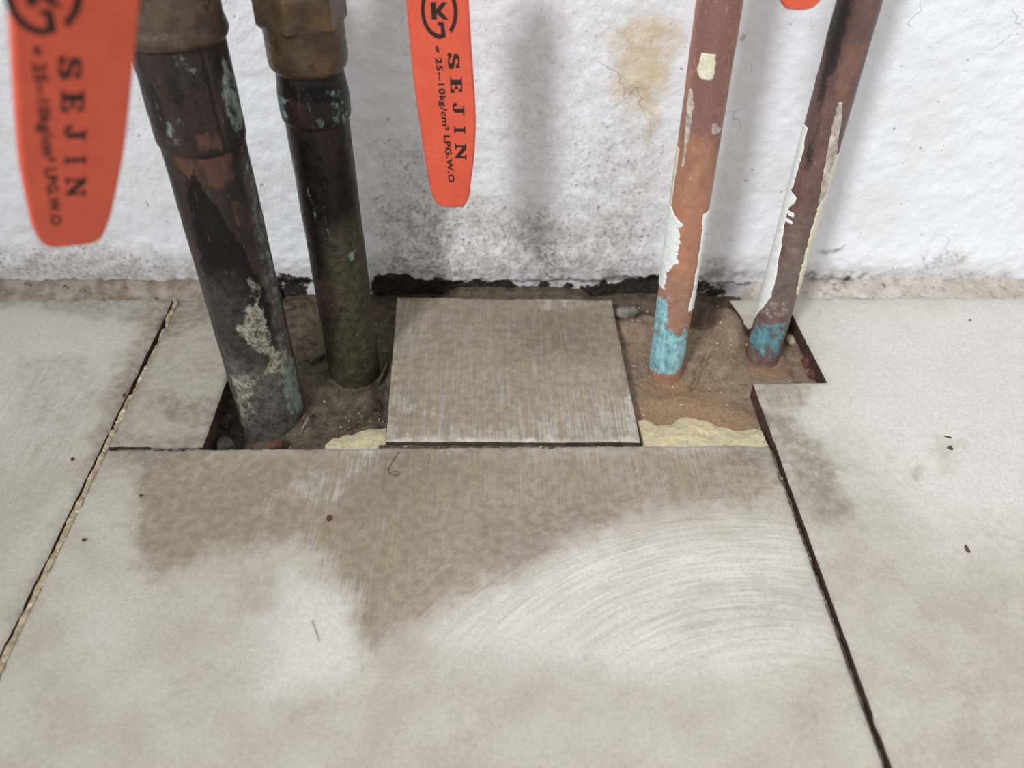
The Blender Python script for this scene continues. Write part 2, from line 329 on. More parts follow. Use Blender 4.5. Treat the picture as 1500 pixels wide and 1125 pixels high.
CT_GREY = [([(0.15822,0.08423),(0.21508,0.09225),(0.21145,0.06041),(0.161,0.05097)], .34, .008), ([(0.10803,0.10603),(0.21626,0.1026),(0.2158,0.09853),(0.10841,0.10135)], .3, .002), ([(0.1594,0.04623),(0.17585,0.03914),(0.17214,0.02153),(0.16062,0.02591)], .16, .004),
 ([(0.10847,0.04196),(0.11885,0.03959),(0.12339,0.01567),(0.11293,0.01167)], .12, .003)]
CT_PALE = [(spot((0.11673,0.03598), .0025), .6, .0015), (spot((0.11623,0.02715), .0032), .55, .0015), (spot((0.12009,0.02198), .0034), .8, .0012), (spot((0.13063,0.01893), .0018), .7, .001),
 ([(0.11312,0.00331),(0.21322,0.00236),(0.21482,0.02546),(0.19693,0.03898),(0.1775,0.01312),(0.13221,0.00948)], .5, .005), ([(0.18209,0.10101),(0.21266,0.10086),(0.21192,0.09397),(0.17828,0.09188)], .7, .002), (spot((0.14204,0.01019), .005), .4, .003)]

def patches(ps):
    # each patch: corner quad (p00,p10,p11,p01) with parameter arrays u, v; welded by rounded coordinates
    key = {}; V = []; Fc = []
    for (p00, p10, p11, p01), us, vs in ps:
        U, W_ = np.meshgrid(us, vs, indexing='ij'); P = [np.array(q) for q in (p00, p10, p11, p01)]
        X = ((1 - U) * (1 - W_))[..., None] * P[0] + (U * (1 - W_))[..., None] * P[1] + (U * W_)[..., None] * P[2] + ((1 - U) * W_)[..., None] * P[3]
        ids = np.zeros(U.shape, int); K = np.round(X * 1e6).astype(int)
        for i in range(U.shape[0]):
            for j in range(U.shape[1]):
                k = (K[i, j, 0], K[i, j, 1])
                if k not in key: key[k] = len(V); V.append(X[i, j])
                ids[i, j] = key[k]
        Fc.append(np.stack([ids[:-1, :-1], ids[1:, :-1], ids[1:, 1:], ids[:-1, 1:]], -1).reshape(-1, 4))
    return np.array(V), np.concatenate(Fc)
def tile(name, ps, outline, brown, grey, pale, strokes, z0=0., thick=.008, tilt=(0, 0), parent=None, chip=.0005, seed=0):
    V, Fc = patches(ps); x, y = V[:, 0], V[:, 1]
    dist = -sdf(x, y, outline)
    # chipped, slightly eased edges
    cx, cy = x.mean(), y.mean(); edge = np.exp(-np.maximum(dist, 0) / .0006)
    nz = fbm(x, y, 420, 7 + seed, 3)
    big = ss(.60, .78, fbm(x, y, 90, 31 + seed, 3))
    z = z0 + (x - cx) * tilt[0] + (y - cy) * tilt[1] - edge * (.00025 + chip * nz * 1.2 + .0012 * big) + (fbm(x, y, 60, 3 + seed) - .5) * .0004
    at = dict(brown=blot(x, y, brown, .006, 130, 1), grey=np.clip(blot(x, y, grey, .006, 150, 2) + .30 * np.exp(-np.maximum(dist, 0) / .0012) * (.3 + nz), 0, 1), pale=blot(x, y, pale, .005, 150, 3))
    for k, sh in zip(('strokeA', 'strokeB', 'strokeC'), strokes): at[k] = blot(x, y, sh, .006, 90, 4) if sh else np.zeros(len(x))
    # side walls on the boundary
    E = np.concatenate([Fc[:, [0, 1]], Fc[:, [1, 2]], Fc[:, [2, 3]], Fc[:, [3, 0]]]); S = np.sort(E, 1); u, inv, cnt = np.unique(S, axis=0, return_inverse=True, return_counts=True)
    B = E[cnt[inv.ravel()] == 1]
    ids = np.unique(B); top = np.zeros(len(V), int); top[ids] = len(V) + np.arange(len(ids)); nb = len(ids)
    V3 = np.column_stack([V, z]); st = V3[ids]; mid = st.copy(); mid[:, 2] -= thick * .45; bo = st.copy(); bo[:, 2] = z0 - thick
    jit = (fbm(st[:, 0], st[:, 1], 260, 5 + seed, 3) - .5) * .0008
    mid[:, 0] += jit; mid[:, 1] += jit
    a, b = top[B[:, 0]], top[B[:, 1]]
    Fs = np.concatenate([np.stack([b, a, a + nb, b + nb], -1), np.stack([b + nb, a + nb, a + 2 * nb, b + 2 * nb], -1)])
    A = np.concatenate([V3, st, mid, bo]); FF = np.concatenate([Fc, Fs]); fm = np.r_[np.zeros(len(Fc)), np.ones(len(Fs))]
    for k in at: at[k] = np.concatenate([at[k], np.zeros(3 * nb)])
    return mesh(name, A, FF, [M['tile'], M['body']], parent, True, at, fm, np.r_[np.ones(len(Fc), bool), np.zeros(len(Fs), bool)])
def lp(n): return np.linspace(0, 1, n)
XL, XR, YB = -.0019, .2716, .1035
# main front tile
q = [(.0012, -.275), (.2678, -.275), (.2678, -.0004), (.0012, -.0004)]
vs = np.r_[np.linspace(0, .47, 30)[:-1], np.linspace(.47, 1, 170)]
SA = [([(0.12167,-0.00026),(0.26557,-0.00166),(0.25433,-0.0254),(0.20096,-0.03164),(0.14946,-0.02938),(0.13408,-0.03089)], .9, .008), ([(0.01116,-0.0122),(0.07469,-0.01286),(0.08129,-0.0494),(0.02833,-0.05764)], .4, .008)]
SB = [([(0.08875,0.00006),(0.14919,-0.00053),(0.13439,-0.03748),(0.12129,-0.08836),(0.08815,-0.06127),(0.08404,-0.0369)], .9, .008)]
SCc = [([(0.13008,-0.04999),(0.19597,-0.0299),(0.2704,-0.01488),(0.26862,-0.09536),(0.21451,-0.10172),(0.17217,-0.08908),(0.13698,-0.09348),(0.11885,-0.08583),(0.11542,-0.04981)], .56, .016)]
t = tile('floor_tile', [(q, lp(330), vs)], q, FLOOR_BROWN, FLOOR_GREY, FLOOR_PALE, (SA, SB, SCc), 0, parent=floor, seed=1)
tag(t, 'large front tile with brown scrub marks and pale wiped arc')
# left column tile
q = [(-.272, -.275), (XL, -.275), (XL, YB), (-.272, YB)]
us = np.r_[np.linspace(0, .55, 30)[:-1], np.linspace(.55, 1, 130)]; vs = np.r_[np.linspace(0, .3, 30)[:-1], np.linspace(.3, 1, 270)]
t = tile('floor_tile', [(q, us, vs)], q, FLOOR_BROWN, FLOOR_GREY, FLOOR_PALE, ([([(-0.06118,0.05979),(-0.02447,0.05954),(0.00186,-0.01568),(-0.03468,-0.01529)], .4, .01)], None, None), .0002, parent=floor, seed=2)
# narrow left cut strip
q = [(.0010, .0014), (.0385, .0008), (.0388, YB), (.0012, YB)]
t = tile('floor_tile', [(q, lp(50), lp(130))], q, FLOOR_BROWN, FLOOR_GREY, FLOOR_PALE, (None, None, None), .0001, parent=floor, seed=3)
tag(t, 'narrow cut tile strip beside the left pit, grey stained')
# right tile with the notch
x0, x1, x2 = .2702, .3033, .542
a, b, e = (x0, .0372), (x1, .0375), (x1 - .0014, .0885)
n1, n2, m1, m2, m3 = 42, 200, 250, 52, 16
u2 = np.r_[np.linspace(0, .6, 150)[:-1], np.linspace(.6, 1, 24)]; v1 = np.r_[np.linspace(0, .45, 30)[:-1], np.linspace(.45, 1, 180)]
P1 = [(x0, -.275), (x1, -.275), b, a]; P2 = [(x1, -.275), (x2, -.275), (x2, .0375), b]
P3 = [b, (x2, .0375), (x2, .0885), e]; P4 = [e, (x2, .0885), (x2, .1018), (x1 - .0014, .1018)]
P5 = [(.2778, .0785), e, (x1 - .0014, .1018), (.2735, .1000)]
out = [(x0, -.275), (x2, -.275), (x2, .1018), (x1 - .0014, .1018), (.2735, .1000), (.2778, .0785), e, b, a]
t = tile('floor_tile', [(P1, lp(n1), v1), (P2, u2, v1), (P3, u2, lp(m2)), (P4, u2, lp(m3)), (P5, lp(30), lp(m3))], out, FLOOR_BROWN, FLOOR_GREY, FLOOR_PALE, ([([(0.2704,0.03567),(0.2961,0.03546),(0.28778,0.01213),(0.27195,0.01227)], .5, .003)], None, None), .0006, parent=floor, seed=4)
tag(t, 'bright right tile with a rectangular notch cut out of its corner')
# neighbouring tiles left and right of the view
for xa, xb, sd in ((-.545, -.275, 6), (.545, .815, 7)):
    q = [(xa, -.275), (xb, -.275), (xb, YB - .001), (xa, YB - .001)]
    tile('floor_tile', [(q, lp(90), lp(120))], q, FLOOR_BROWN, FLOOR_GREY, FLOOR_PALE, (None, None, None), .0002, parent=floor, seed=sd)
# loose square tile in the middle
q = [(.1119, .0027), (.2153, .0013), (.2143, .1002), (.1083, .1034)]
t = tile('loose_square_tile', [(q, lp(190), lp(180))], q, CT_BROWN, CT_GREY, CT_PALE, ([([(0.10073,0.1043),(0.21673,0.10673),(0.21719,0.00075),(0.1105,0.00178)], 1.0, .004)], None, None), .0007, .0085, (.002, .004), chip=.0003, seed=5)
tag(t, 'brushed beige square cut tile laid loose between the left and right pipe pits', 'tile')

# joints
def strip(name, pts, w, z, mat, seed, parent=None, step=.0009, rough=.0008, nx=9, depth=.004, gap=0.):
    P = np.array(pts); L = np.r_[0, np.cumsum(np.hypot(*(P[1:] - P[:-1]).T))]; n = int(L[-1] / step); s = np.linspace(0, L[-1], n)
    X = np.interp(s, L, P[:, 0]); Y = np.interp(s, L, P[:, 1]); T = np.array([P[-1] - P[0]])[0]; T = T / np.hypot(*T); nn = np.array([T[1], -T[0]])
    k = np.linspace(-1, 1, nx); wl = w * (1 + .35 * (fbm(s, s * 0 + seed, 180, seed, 3) - .5) * 2)
    VX = X[:, None] + nn[0] * k * wl[:, None] / 2; VY = Y[:, None] + nn[1] * k * wl[:, None] / 2
    Z = z + (fbm(VX, VY, 300, seed, 4) - .5) * 2 * rough - (np.abs(k) ** 4)[None, :] * .0008
    if gap: Z = Z - depth * ss(gap, gap + .06, fbm(s, s * 0 + 3, 70, seed + 9, 3))[:, None]
    Z[:, 0] -= depth; Z[:, -1] -= depth; Z[0] -= depth; Z[-1] -= depth
    return mesh(name, np.column_stack([VX.ravel(), VY.ravel(), Z.ravel()]), gridfaces(n, nx)[:, ::-1], mat, parent)
g = strip('grout_joint', [(-.0002, -.275), (.0000, -.02), (-.0001, .012)], .0030, -.0003, M['grout'], 3, floor, rough=.0007)
tag(g, 'tan grout line in front part of the left joint')
g = strip('grout_joint', [(-.0001, .0125), (.0000, .06), (.0002, .102)], .0028, -.0002, M['grout'], 8, floor, rough=.0012, gap=.60, depth=.0016)
tag(g, 'crumbling pale grout in the rear part of the left joint')
g = strip('grout_joint', [(.2684, -.275), (.2684, .0005)], .0024, -.0014, M['grout_dark'], 13, floor, rough=.0009)
tag(g, 'dark sunken grout in the right joint')
g = strip('grout_joint', [(.004, .0003), (.0385, .0002)], .0016, -.0006, M['grout_dark'], 19, floor, rough=.0005)
g = strip('grout_joint', [(.108, .0010), (.2155, .0002)], .0036, -.0014, M['grout_dark'], 29, floor, rough=.0009)
tag(g, 'gritty dirt in the gap before the loose square tile')

# ------------------------------------------------------------------ wall
YW = .113
xs = np.r_[np.linspace(-.57, -.11, 60)[:-1], np.linspace(-.11, .45, 620), np.linspace(.45, .84, 40)[1:]]
zs = np.r_[np.linspace(-.014, .02, 62)[:-1], np.linspace(.02, .16, 160), np.linspace(.16, .36, 24)[1:]]
X, Z = np.meshgrid(xs, zs, indexing='ij')
zb = np.interp(X, [-.3, .04, .055, .09, .15, .21, .235, .245, .258, .268, .285, .30, .6], [.004, .004, .0035, .0045, .003, .0035, .006, .008, .007, .001, .002, .003, .003])
zb = zb + (fbm(X, X * 0 + 5, 160, 21, 4) - .5) * .005
und = np.interp(X, [.03, .06, .09, .128, .142, .205, .225, .25, .30], [.25, .8, 1, 1, .45, .45, 1, 1, .2])
Y = YW + (fbm(X, Z, 28, 1, 3) - .5) * .0022 + (fbm(X, Z, 190, 4, 4) - .5) * .0013
Y += und * .0065 * ss(.0012, -.0012, Z - zb - (fbm(X, Z, 500, 8, 2) - .5) * .003)
Y -= .0022 * np.exp(-((Z - .016) / .010) ** 2) * (.4 + fbm(X, Z, 90, 14, 3))
WALL_DIRT_SHADE = [([(0.10408,0.0464),(0.14881,0.0464),(0.23392,0.03538),(0.24122,-0.00874),(0.09394,-0.00824)], .62, .012), ([(0.10143,0.08328),(0.1249,0.07535),(0.14881,0.0464),(0.10148,0.03547)], .35, .010), ([(0.19478,0.08031),(0.22939,0.08357),(0.23656,0.03538),(0.19823,0.02785)], .34, .014),
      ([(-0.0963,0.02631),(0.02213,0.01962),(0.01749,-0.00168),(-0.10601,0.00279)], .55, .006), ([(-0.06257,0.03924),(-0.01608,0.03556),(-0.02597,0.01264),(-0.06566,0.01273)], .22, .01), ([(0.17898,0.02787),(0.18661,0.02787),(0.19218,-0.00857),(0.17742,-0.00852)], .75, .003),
      ([(0.11319,0.14737),(0.22449,0.15297),(0.23837,0.03909),(0.10343,0.03916)], .20, .03), ([(0.11634,0.03915),(0.13243,0.0373),(0.12856,0.0241),(0.11886,0.02794)], .5, .004), ([(0.10173,0.02027),(0.12856,0.0241),(0.14824,0.00824),(0.09991,0.00015)], .55, .005),  # first patch: grime plus soft grey shade painted in around the handle shadow
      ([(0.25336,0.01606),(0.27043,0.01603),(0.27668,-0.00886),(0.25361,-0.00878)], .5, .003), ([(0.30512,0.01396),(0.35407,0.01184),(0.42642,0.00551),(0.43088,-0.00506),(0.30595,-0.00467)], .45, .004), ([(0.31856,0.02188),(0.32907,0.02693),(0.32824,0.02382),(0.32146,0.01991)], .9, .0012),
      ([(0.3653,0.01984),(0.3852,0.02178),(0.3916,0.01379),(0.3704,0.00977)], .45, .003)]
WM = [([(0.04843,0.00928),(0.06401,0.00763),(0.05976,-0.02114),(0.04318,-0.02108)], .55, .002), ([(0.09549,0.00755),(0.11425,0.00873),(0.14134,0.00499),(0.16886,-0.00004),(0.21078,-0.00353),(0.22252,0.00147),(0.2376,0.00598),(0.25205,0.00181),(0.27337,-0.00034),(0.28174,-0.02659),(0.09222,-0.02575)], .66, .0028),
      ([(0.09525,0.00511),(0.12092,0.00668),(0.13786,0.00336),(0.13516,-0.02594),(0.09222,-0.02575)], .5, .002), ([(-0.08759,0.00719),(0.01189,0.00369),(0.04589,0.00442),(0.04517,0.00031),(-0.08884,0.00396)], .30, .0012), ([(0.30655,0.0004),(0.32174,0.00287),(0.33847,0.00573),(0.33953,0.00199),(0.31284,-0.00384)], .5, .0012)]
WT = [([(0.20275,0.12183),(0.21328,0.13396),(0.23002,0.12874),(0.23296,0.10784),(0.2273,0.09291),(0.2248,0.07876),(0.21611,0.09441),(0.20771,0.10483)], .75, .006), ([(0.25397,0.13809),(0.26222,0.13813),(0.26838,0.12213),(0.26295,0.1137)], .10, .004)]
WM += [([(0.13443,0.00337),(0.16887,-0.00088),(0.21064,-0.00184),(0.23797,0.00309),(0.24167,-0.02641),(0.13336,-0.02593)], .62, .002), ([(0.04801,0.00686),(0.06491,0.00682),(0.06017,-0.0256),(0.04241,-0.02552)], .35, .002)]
WPU = [([(0.30308,0.00788),(0.31852,0.00866),(0.34231,0.00696),(0.34001,0.00031),(0.3093,-0.00383)], .75, .002), ([(0.26462,0.01),(0.29223,0.00994),(0.29624,-0.00893),(0.26425,-0.00882)], .45, .004)]
xf, zf = X.ravel(), Z.ravel()
at = dict(dirt=blot(xf, zf, WALL_DIRT_SHADE, .006, 120, 5), mould=blot(xf, zf, WM, .005, 170, 6) * (zf < .03), tan=blot(xf, zf, WT, .007, 90, 7), purple=blot(xf, zf, WPU, .004, 160, 8))
nv = len(zs)
V = np.column_stack([xf, Y.ravel(), zf]); n0 = len(V)
bk = [(-.57, .16, -.014), (.84, .16, -.014), (.84, .16, .36), (-.57, .16, .36)]
c00, c10, c11, c01 = 0, (len(xs) - 1) * nv, len(xs) * nv - 1, nv - 1
Fc = gridfaces(len(xs), nv).tolist() + [[n0, n0 + 3, n0 + 2, n0 + 1], [c00, c01, n0 + 3, n0], [c10, n0 + 1, n0 + 2, c11], [c01, c11, n0 + 2, n0 + 3], [c00, n0, n0 + 1, c10]]
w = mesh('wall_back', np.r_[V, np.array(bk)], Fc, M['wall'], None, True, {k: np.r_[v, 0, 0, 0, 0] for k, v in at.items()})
tag(w, kind='structure')
# mortar fillets where wall meets tiles
def fillet(name, xa, xb, ya, hz, seed, ny=26):
    n = int((xb - xa) / .0009); x = np.linspace(xa, xb, n); k = np.linspace(0, 1, ny)
    Xf, K = np.meshgrid(x, k, indexing='ij')
    h = hz * (.75 + .6 * fbm(Xf, Xf * 0, 60, seed, 4)); fr = ya + (fbm(Xf, Xf * 0 + 2, 80, seed + 3, 4) - .5) * .004
    Yf = fr + (YW + .0015 - fr) * K; Zf = .0002 + h * K ** 1.5 + (fbm(Xf, Yf, 260, seed + 5, 4) - .5) * .0014
    e = np.minimum(Xf - xa, xb - Xf); Zf -= .012 * np.exp(-np.maximum(e, 0) / .0025); Zf[:, 0] = -.002
    return mesh(name, np.column_stack([Xf.ravel(), Yf.ravel(), Zf.ravel()]), gridfaces(n, ny)[:, ::-1].tolist(), M['fillet' if xa < 0 else 'fillet_pale'])
for nm, xa, xb, ya, hz, sd in (('trim_1', -.57, .048, .1010, .0052, 3), ('trim_2', .284, .84, .1005, .0042, 17)):
    o = fillet(nm, xa, xb, ya, hz, sd); o.data.flip_normals(); tag(o, kind='structure')

# ------------------------------------------------------------------ mortar bed inside the pits
PA = [(0.0587, 0.0319, 0.0141, -0.0207, 0.0279), (0.0919, 0.0571, 0.0114, 0.0053, -0.0336), (0.2357, 0.0585, 0.0079, -0.015, 0.0179), (0.2842, 0.0689, 0.00785, 0.0196, 0.039)]
nx, ny = 400, 190
X, Y = np.meshgrid(np.linspace(.034, .3085, nx), np.linspace(-.003, .119, ny), indexing='ij')
Zd = -.0085 + (fbm(X, Y, 40, 2) - .5) * .004 + (fbm(X, Y, 200, 6, 4) - .5) * .0016
def pitat(cx, cy, rx, ry, dep): return -dep * np.exp(-(((X - cx) / rx) ** 2 + ((Y - cy) / ry) ** 2) ** 1.3)
Zd += pitat(.042, .022, .010, .026, .013) + pitat(.058, .012, .020, .010, .006)           # hollow left and in front of the thick pipe
Zd += pitat(*(0.26153,0.09773), .008, .007, .008) + pitat(*(0.24774,0.10659), .014, .006, .007)          # hollow under the wall
Zd += pitat(*(0.09044,0.02867), .014, .012, .002) + pitat(*(0.10838,0.03967), .005, .02, .0045)
Zd += pitat(.2357, .052, .013, .014, .0028) - pitat(.2357, .0345, .018, .006, .0014)
Zd += pitat(.2842, .065, .012, .010, .0022) + pitat(.298, .082, .006, .010, .005) + pitat(.2985, .055, .004, .02, .003)
Zd -= pitat(*(0.22288,0.08773), .009, .006, .0045) + pitat(*(0.07559,0.04921), .008, .02, .0028) + pitat(*(0.26364,0.06769), .012, .014, .0018)
Zd += .0062 * np.exp(-(((X - .2725) / .008) ** 2 + ((Y - .088) / .016) ** 2) ** 2) + .006 * ss(.097, .108, Y) * ss(.128, .14, X) * ss(.21, .2, X)
Zd += -.0030 * ss(.0025, 0, np.abs((X - (0.25203,0.05765)[0]) - (Y - (0.25203,0.05765)[1]) * .55 + (fbm(X, Y, 120, 44, 3) - .5) * .006)) * ss(.016, .006, np.abs(Y - (0.25203,0.05765)[1]))
cr = np.abs((X - (0.10311,0.03296)[0]) - (Y - (0.10311,0.03296)[1]) * .7 + (fbm(X, Y, 150, 47, 3) - .5) * .008)
Zd += -.0024 * ss(.0018, 0, cr) * ss(.020, .008, np.abs(Y - (0.10311,0.03296)[1]))
xf, yf = X.ravel(), Y.ravel()
at = dict(wet=np.maximum(ss(.135, .125, xf), .85 * ss(.094, .105, yf + (fbm(xf, yf, 120, 3) - .5) * .02)), orange=blot(xf, yf, [([(0.21746,0.03428),(0.24353,0.04561),(0.25741,0.03851),(0.26825,0.0207),(0.26705,0.00422),(0.21494,0.00471)], .75, .010), (spot((.2842, .058), .009), .8, .004), (spot((.2357, .045), .010), .8, .004)], .004, 160, 9))
o = mesh('mortar_bed', np.column_stack([xf, yf, Zd.ravel()]), gridfaces(nx, ny), M['dirt'], None, True, at)
bed = tag(o, 'brown sandy mortar filling the pits around the pipe feet', 'mortar', None, 'stuff')
def zdirt(x, y):
    i = int(np.clip((x - .034) / .2745 * (nx - 1), 0, nx - 1)); j = int(np.clip((y + .003) / .122 * (ny - 1), 0, ny - 1)); return float(Zd[i, j])
# loose sand grains
ico = bmesh.new(); bmesh.ops.create_icosphere(ico, subdivisions=1, radius=1); iv = np.array([v.co[:] for v in ico.verts]); ic = np.array([[v.index for v in fa.verts] for fa in ico.faces]); ico.free()
Vg, Fg = [], []; cnt = 0
for k in range(1000):
    x = rng.uniform(.040, .304); y = rng.uniform(0, .108)
    if .108 < x < .213 and y > .0: continue
    if any((x - a[0]) ** 2 + (y - a[1]) ** 2 < (a[2] + .0004) ** 2 for a in PA): continue
    s = abs(rng.normal(.0, .00022)) + .00012; s = min(s, .0007)
    Vg.append(iv * s * rng.uniform(.6, 1.3, 3) + [x, y, zdirt(x, y) + s * .4]); Fg.append(ic + cnt * 12); cnt += 1
o = mesh('sand_grains', np.concatenate(Vg), np.concatenate(Fg), M['grain'], None, False)
o.parent = bed; tag(o, kind='stuff')

# ------------------------------------------------------------------ rocks, chips, flakes
def rock(name, loc, size, mat, seed, rotz=0, sub=3, amp=.35, fsc=2.2, parent=None, flat=False):
    bm = bmesh.new(); bmesh.ops.create_icosphere(bm, subdivisions=sub, radius=1); V = np.array([v.co[:] for v in bm.verts]); Fc = [[v.index for v in fa.verts] for fa in bm.faces]; bm.free()
    k = 1 + amp * ((fbm(V[:, 0] + V[:, 2] * .7 + 9, V[:, 1] - V[:, 2] * .5 + 9, fsc, seed, 3) - .5) * 2 + .35 * (fbm(V[:, 0] * 3 + 5, V[:, 1] * 3 + V[:, 2] * 3, fsc, seed + 5, 2) - .5))
    V = V * k[:, None] * np.array(size)
    c_, s_ = math.cos(rotz), math.sin(rotz); V = np.column_stack([V[:, 0] * c_ - V[:, 1] * s_, V[:, 0] * s_ + V[:, 1] * c_, V[:, 2]])
    o = mesh(name, V, Fc, mat, parent, not flat); o.location = loc; return o
def slabpoly(name, pts, z0, zfun, mat, seed, n=(90, 30)):
    # lump filling an outline on the ground: front edge and back edge lists run left to right
    fr, bk = np.array(pts[0]), np.array(pts[1])
    u = np.linspace(0, 1, n[0]); v = np.linspace(0, 1, n[1])
    def along(P): L = np.r_[0, np.cumsum(np.hypot(*(P[1:] - P[:-1]).T))]; L /= L[-1]; return np.column_stack([np.interp(u, L, P[:, 0]), np.interp(u, L, P[:, 1])])
    A, B = along(fr), along(bk)
    B[:, 1] += (fbm(B[:, 0], B[:, 0] * 0, 350, seed, 4) - .5) * .002
    Pg = A[:, None, :] * (1 - v)[None, :, None] + B[:, None, :] * v[None, :, None]; x, y = Pg[..., 0], Pg[..., 1]
    VV = np.broadcast_to(v, x.shape); UU = np.broadcast_to(u[:, None], x.shape)
    z = zfun(UU, VV) + (fbm(x, y, 240, seed + 2, 4) - .5) * .0015
    z = np.where(VV > .999, z0, z); z = np.where((UU < .001) | (UU > .999) | (VV < .001), z0, z)
    return mesh(name, np.column_stack([x.ravel(), y.ravel(), z.ravel()]), gridfaces(*n), mat)
o = slabpoly('mortar_ridge', ([(0.21736,-0.00003),(0.23232,-0.00056),(0.24903,-0.00072),(0.26818,-0.0013)], [(0.21607,0.01945),(0.21996,0.02026),(0.22439,0.01685),(0.23076,0.01513),(0.23494,0.01928),(0.23786,0.02096),(0.24462,0.01962),(0.25122,0.01494),(0.25759,0.0124),(0.26871,0.01313)]), -.012,
             lambda u, v: -.0014 - .0028 * v ** 2 + .0012 * np.exp(-((u - .32) / .12) ** 2) * v, M['yellow'], 5, (150, 44))
tag(o, 'lumpy yellow mortar ridge along the front of the right pit', 'mortar')
o = slabpoly('mortar_ridge', ([(0.08682,0.00201),(0.09692,0.00036),(0.10515,0.00028),(0.11222,0.00099)], [(0.08668,0.00671),(0.08929,0.00987),(0.09537,0.01264),(0.10357,0.01502),(0.11083,0.01619)]), -.012,
             lambda u, v: -.0018 - .003 * v ** 2, M['yellow'], 15, (80, 34))
tag(o, 'small wedge of yellow mortar at the front of the left pit', 'mortar')
def put(name, uv, size, mat, seed, label, cat, group=None, dz=.3, **kw):
    x, y = uv; o = rock(name, (x, y, zdirt(x, y) + size[2] * dz), size, mat, seed, **kw); return tag(o, label, cat, group)
put('clay_chip', (0.06403,0.01114), (.0038, .0022, .0036), M['rust'], 3, 'red clay chip lying against the foot of the thick dark pipe', 'chip', sub=2, amp=.5, flat=True, rotz=.3, dz=.9)
put('clay_chip', (0.30256,0.06072), (.0022, .0032, .0028), M['rust'], 9, 'red clay chip under the notch edge, nearest the rightmost pipe', 'chip', sub=2, amp=.6, flat=True, rotz=.4, dz=.8)
put('clay_chip', (0.30333,0.05234), (.0022, .0028, .0022), M['rust'], 12, 'red clay chip at the front corner of the tile notch', 'chip', sub=2, amp=.6, flat=True, rotz=-.3, dz=.8)
put('stone_chip', (0.03923,0.01872), (.0042, .0050, .0045), M['stone'], 4, 'grey stone lump in the hollow left of the thick dark pipe', 'stone', sub=2, amp=.5, flat=True, dz=.9)
put('stone_chip', (0.22293,0.09931), (.0062, .0036, .0028), M['stone'], 21, 'flat grey stone lump behind the square tile, left of the white flaked pipe', 'stone', sub=3, amp=.5, dz=.6)
put('stone_chip', (0.30183,0.08156), (.0026, .0034, .0024), M['yellow'], 33, 'cream stone chip beside the foot of the rightmost pipe', 'stone', sub=2, amp=.4, dz=.7)
put('stone_chip', (0.30454,0.05428), (.0011, .0011, .0010), M['grain'], 35, 'tiny white pebble at the notch corner', 'stone', sub=2, amp=.2, dz=1.6)
put('stone_chip', (0.04657,0.00931), (.0016, .0014, .0012), M['grain'], 41, 'tiny white pebble before the thick dark pipe', 'stone', sub=2, amp=.3, dz=1.2)
put('stone_chip', (0.03684,0.03237), (.0030, .0040, .0028), M['flake'], 45, 'brown stone lump deep in the hollow left of the thick pipe', 'stone', sub=2, amp=.5, flat=True, dz=.9)
put('stone_chip', (0.07264,0.06386), (.0050, .0040, .0030), M['flake'], 51, 'dark mortar lump between the two dark pipes', 'stone', sub=3, amp=.6, dz=.4)
put('stone_chip', (0.05354,0.10541), (.0030, .0018, .0012), M['flake'], 57, 'dark crumb near the wall behind the thick dark pipe', 'stone', sub=2, amp=.5, dz=.6)
def flake(name, pts, wid, hgt, mat, seed, label, cat):
    # thin torn lip of mortar standing on the bed
    P = np.array(pts); n = 40; L = np.r_[0, np.cumsum(np.hypot(*(P[1:] - P[:-1]).T))]; s = np.linspace(0, L[-1], n)
    X_ = np.interp(s, L, P[:, 0]); Y_ = np.interp(s, L, P[:, 1]); rings = []
    for i in range(n):
        tp = math.sin(math.pi * (i + .6) / (n + .2)) ** .5; z0 = zdirt(X_[i], Y_[i]) - .001; hh = hgt * tp * (.7 + .6 * float(fbm(np.array([s[i]]), np.array([.1]), 500, seed, 3)[0])); ww = wid * tp
        rings.append([(X_[i] - ww, Y_[i] - ww * .6, z0), (X_[i] + ww, Y_[i] + ww * .6, z0), (X_[i] + ww * .7, Y_[i] + ww * .5, z0 + hh + .001), (X_[i] - ww * .5, Y_[i] - ww * .3, z0 + hh * .9 + .001)])
    V, Fc = loft(rings); return tag(mesh(name, V, Fc, mat, None, False), label, cat)
flake('mortar_flake', [(0.0937,0.04174), (0.09945,0.04492), (0.10385,0.05004), (0.10606,0.05966), (0.10362,0.07227)], .0007, .0030, M['flake'], 3, 'curved torn mortar lip around the foot of the second dark pipe', 'flake')
flake('mortar_flake', [(0.07333,0.0184), (0.07555,0.02256), (0.07681,0.0294)], .0010, .0034, M['stone'], 8, 'grey mortar flake standing at the right foot of the thick dark pipe', 'flake')
# crumbs on the tiles
for k, (uv, sx, sy, lb) in enumerate([((0.34089,-0.00356), .0012, .0012, 'dark brown crumb on the brown stain of the right tile'), ((0.34267,0.00271), .0016, .0005, 'thin dark sliver above the crumb on the right tile'),
        ((0.32579,-0.0542), .0008, .0018, 'grey sliver lying alone low on the right tile'), ((0.09459,-0.03702), .0010, .0013, 'reddish crumb on the brown streaks of the front tile'),
        ((0.00863,-0.04608), .0008, .0005, 'small crumb left of the wiped area, beside the left joint'), ((-0.01026,-0.00613), .0007, .0006, 'reddish crumb on the left tile beside its joint'),
        ((0.02231,-0.02527), .0007, .0005, 'dark crumb on the front tile near its back left corner'), ((-0.00226,0.03162), .0009, .0012, 'red crumb wedged in the crumbling left joint'),
        ((0.38684,0.08241), .0008, .0003, 'dark speck far back on the right tile')]):
    o = rock('crumb', (uv[0], uv[1], .0006), (sx, sy, .0006), M['rust'] if 'red' in lb else M['crumb'], 60 + k, rng.uniform(-.5, .5), 2, .5, flat=True); tag(o, lb, 'crumb')
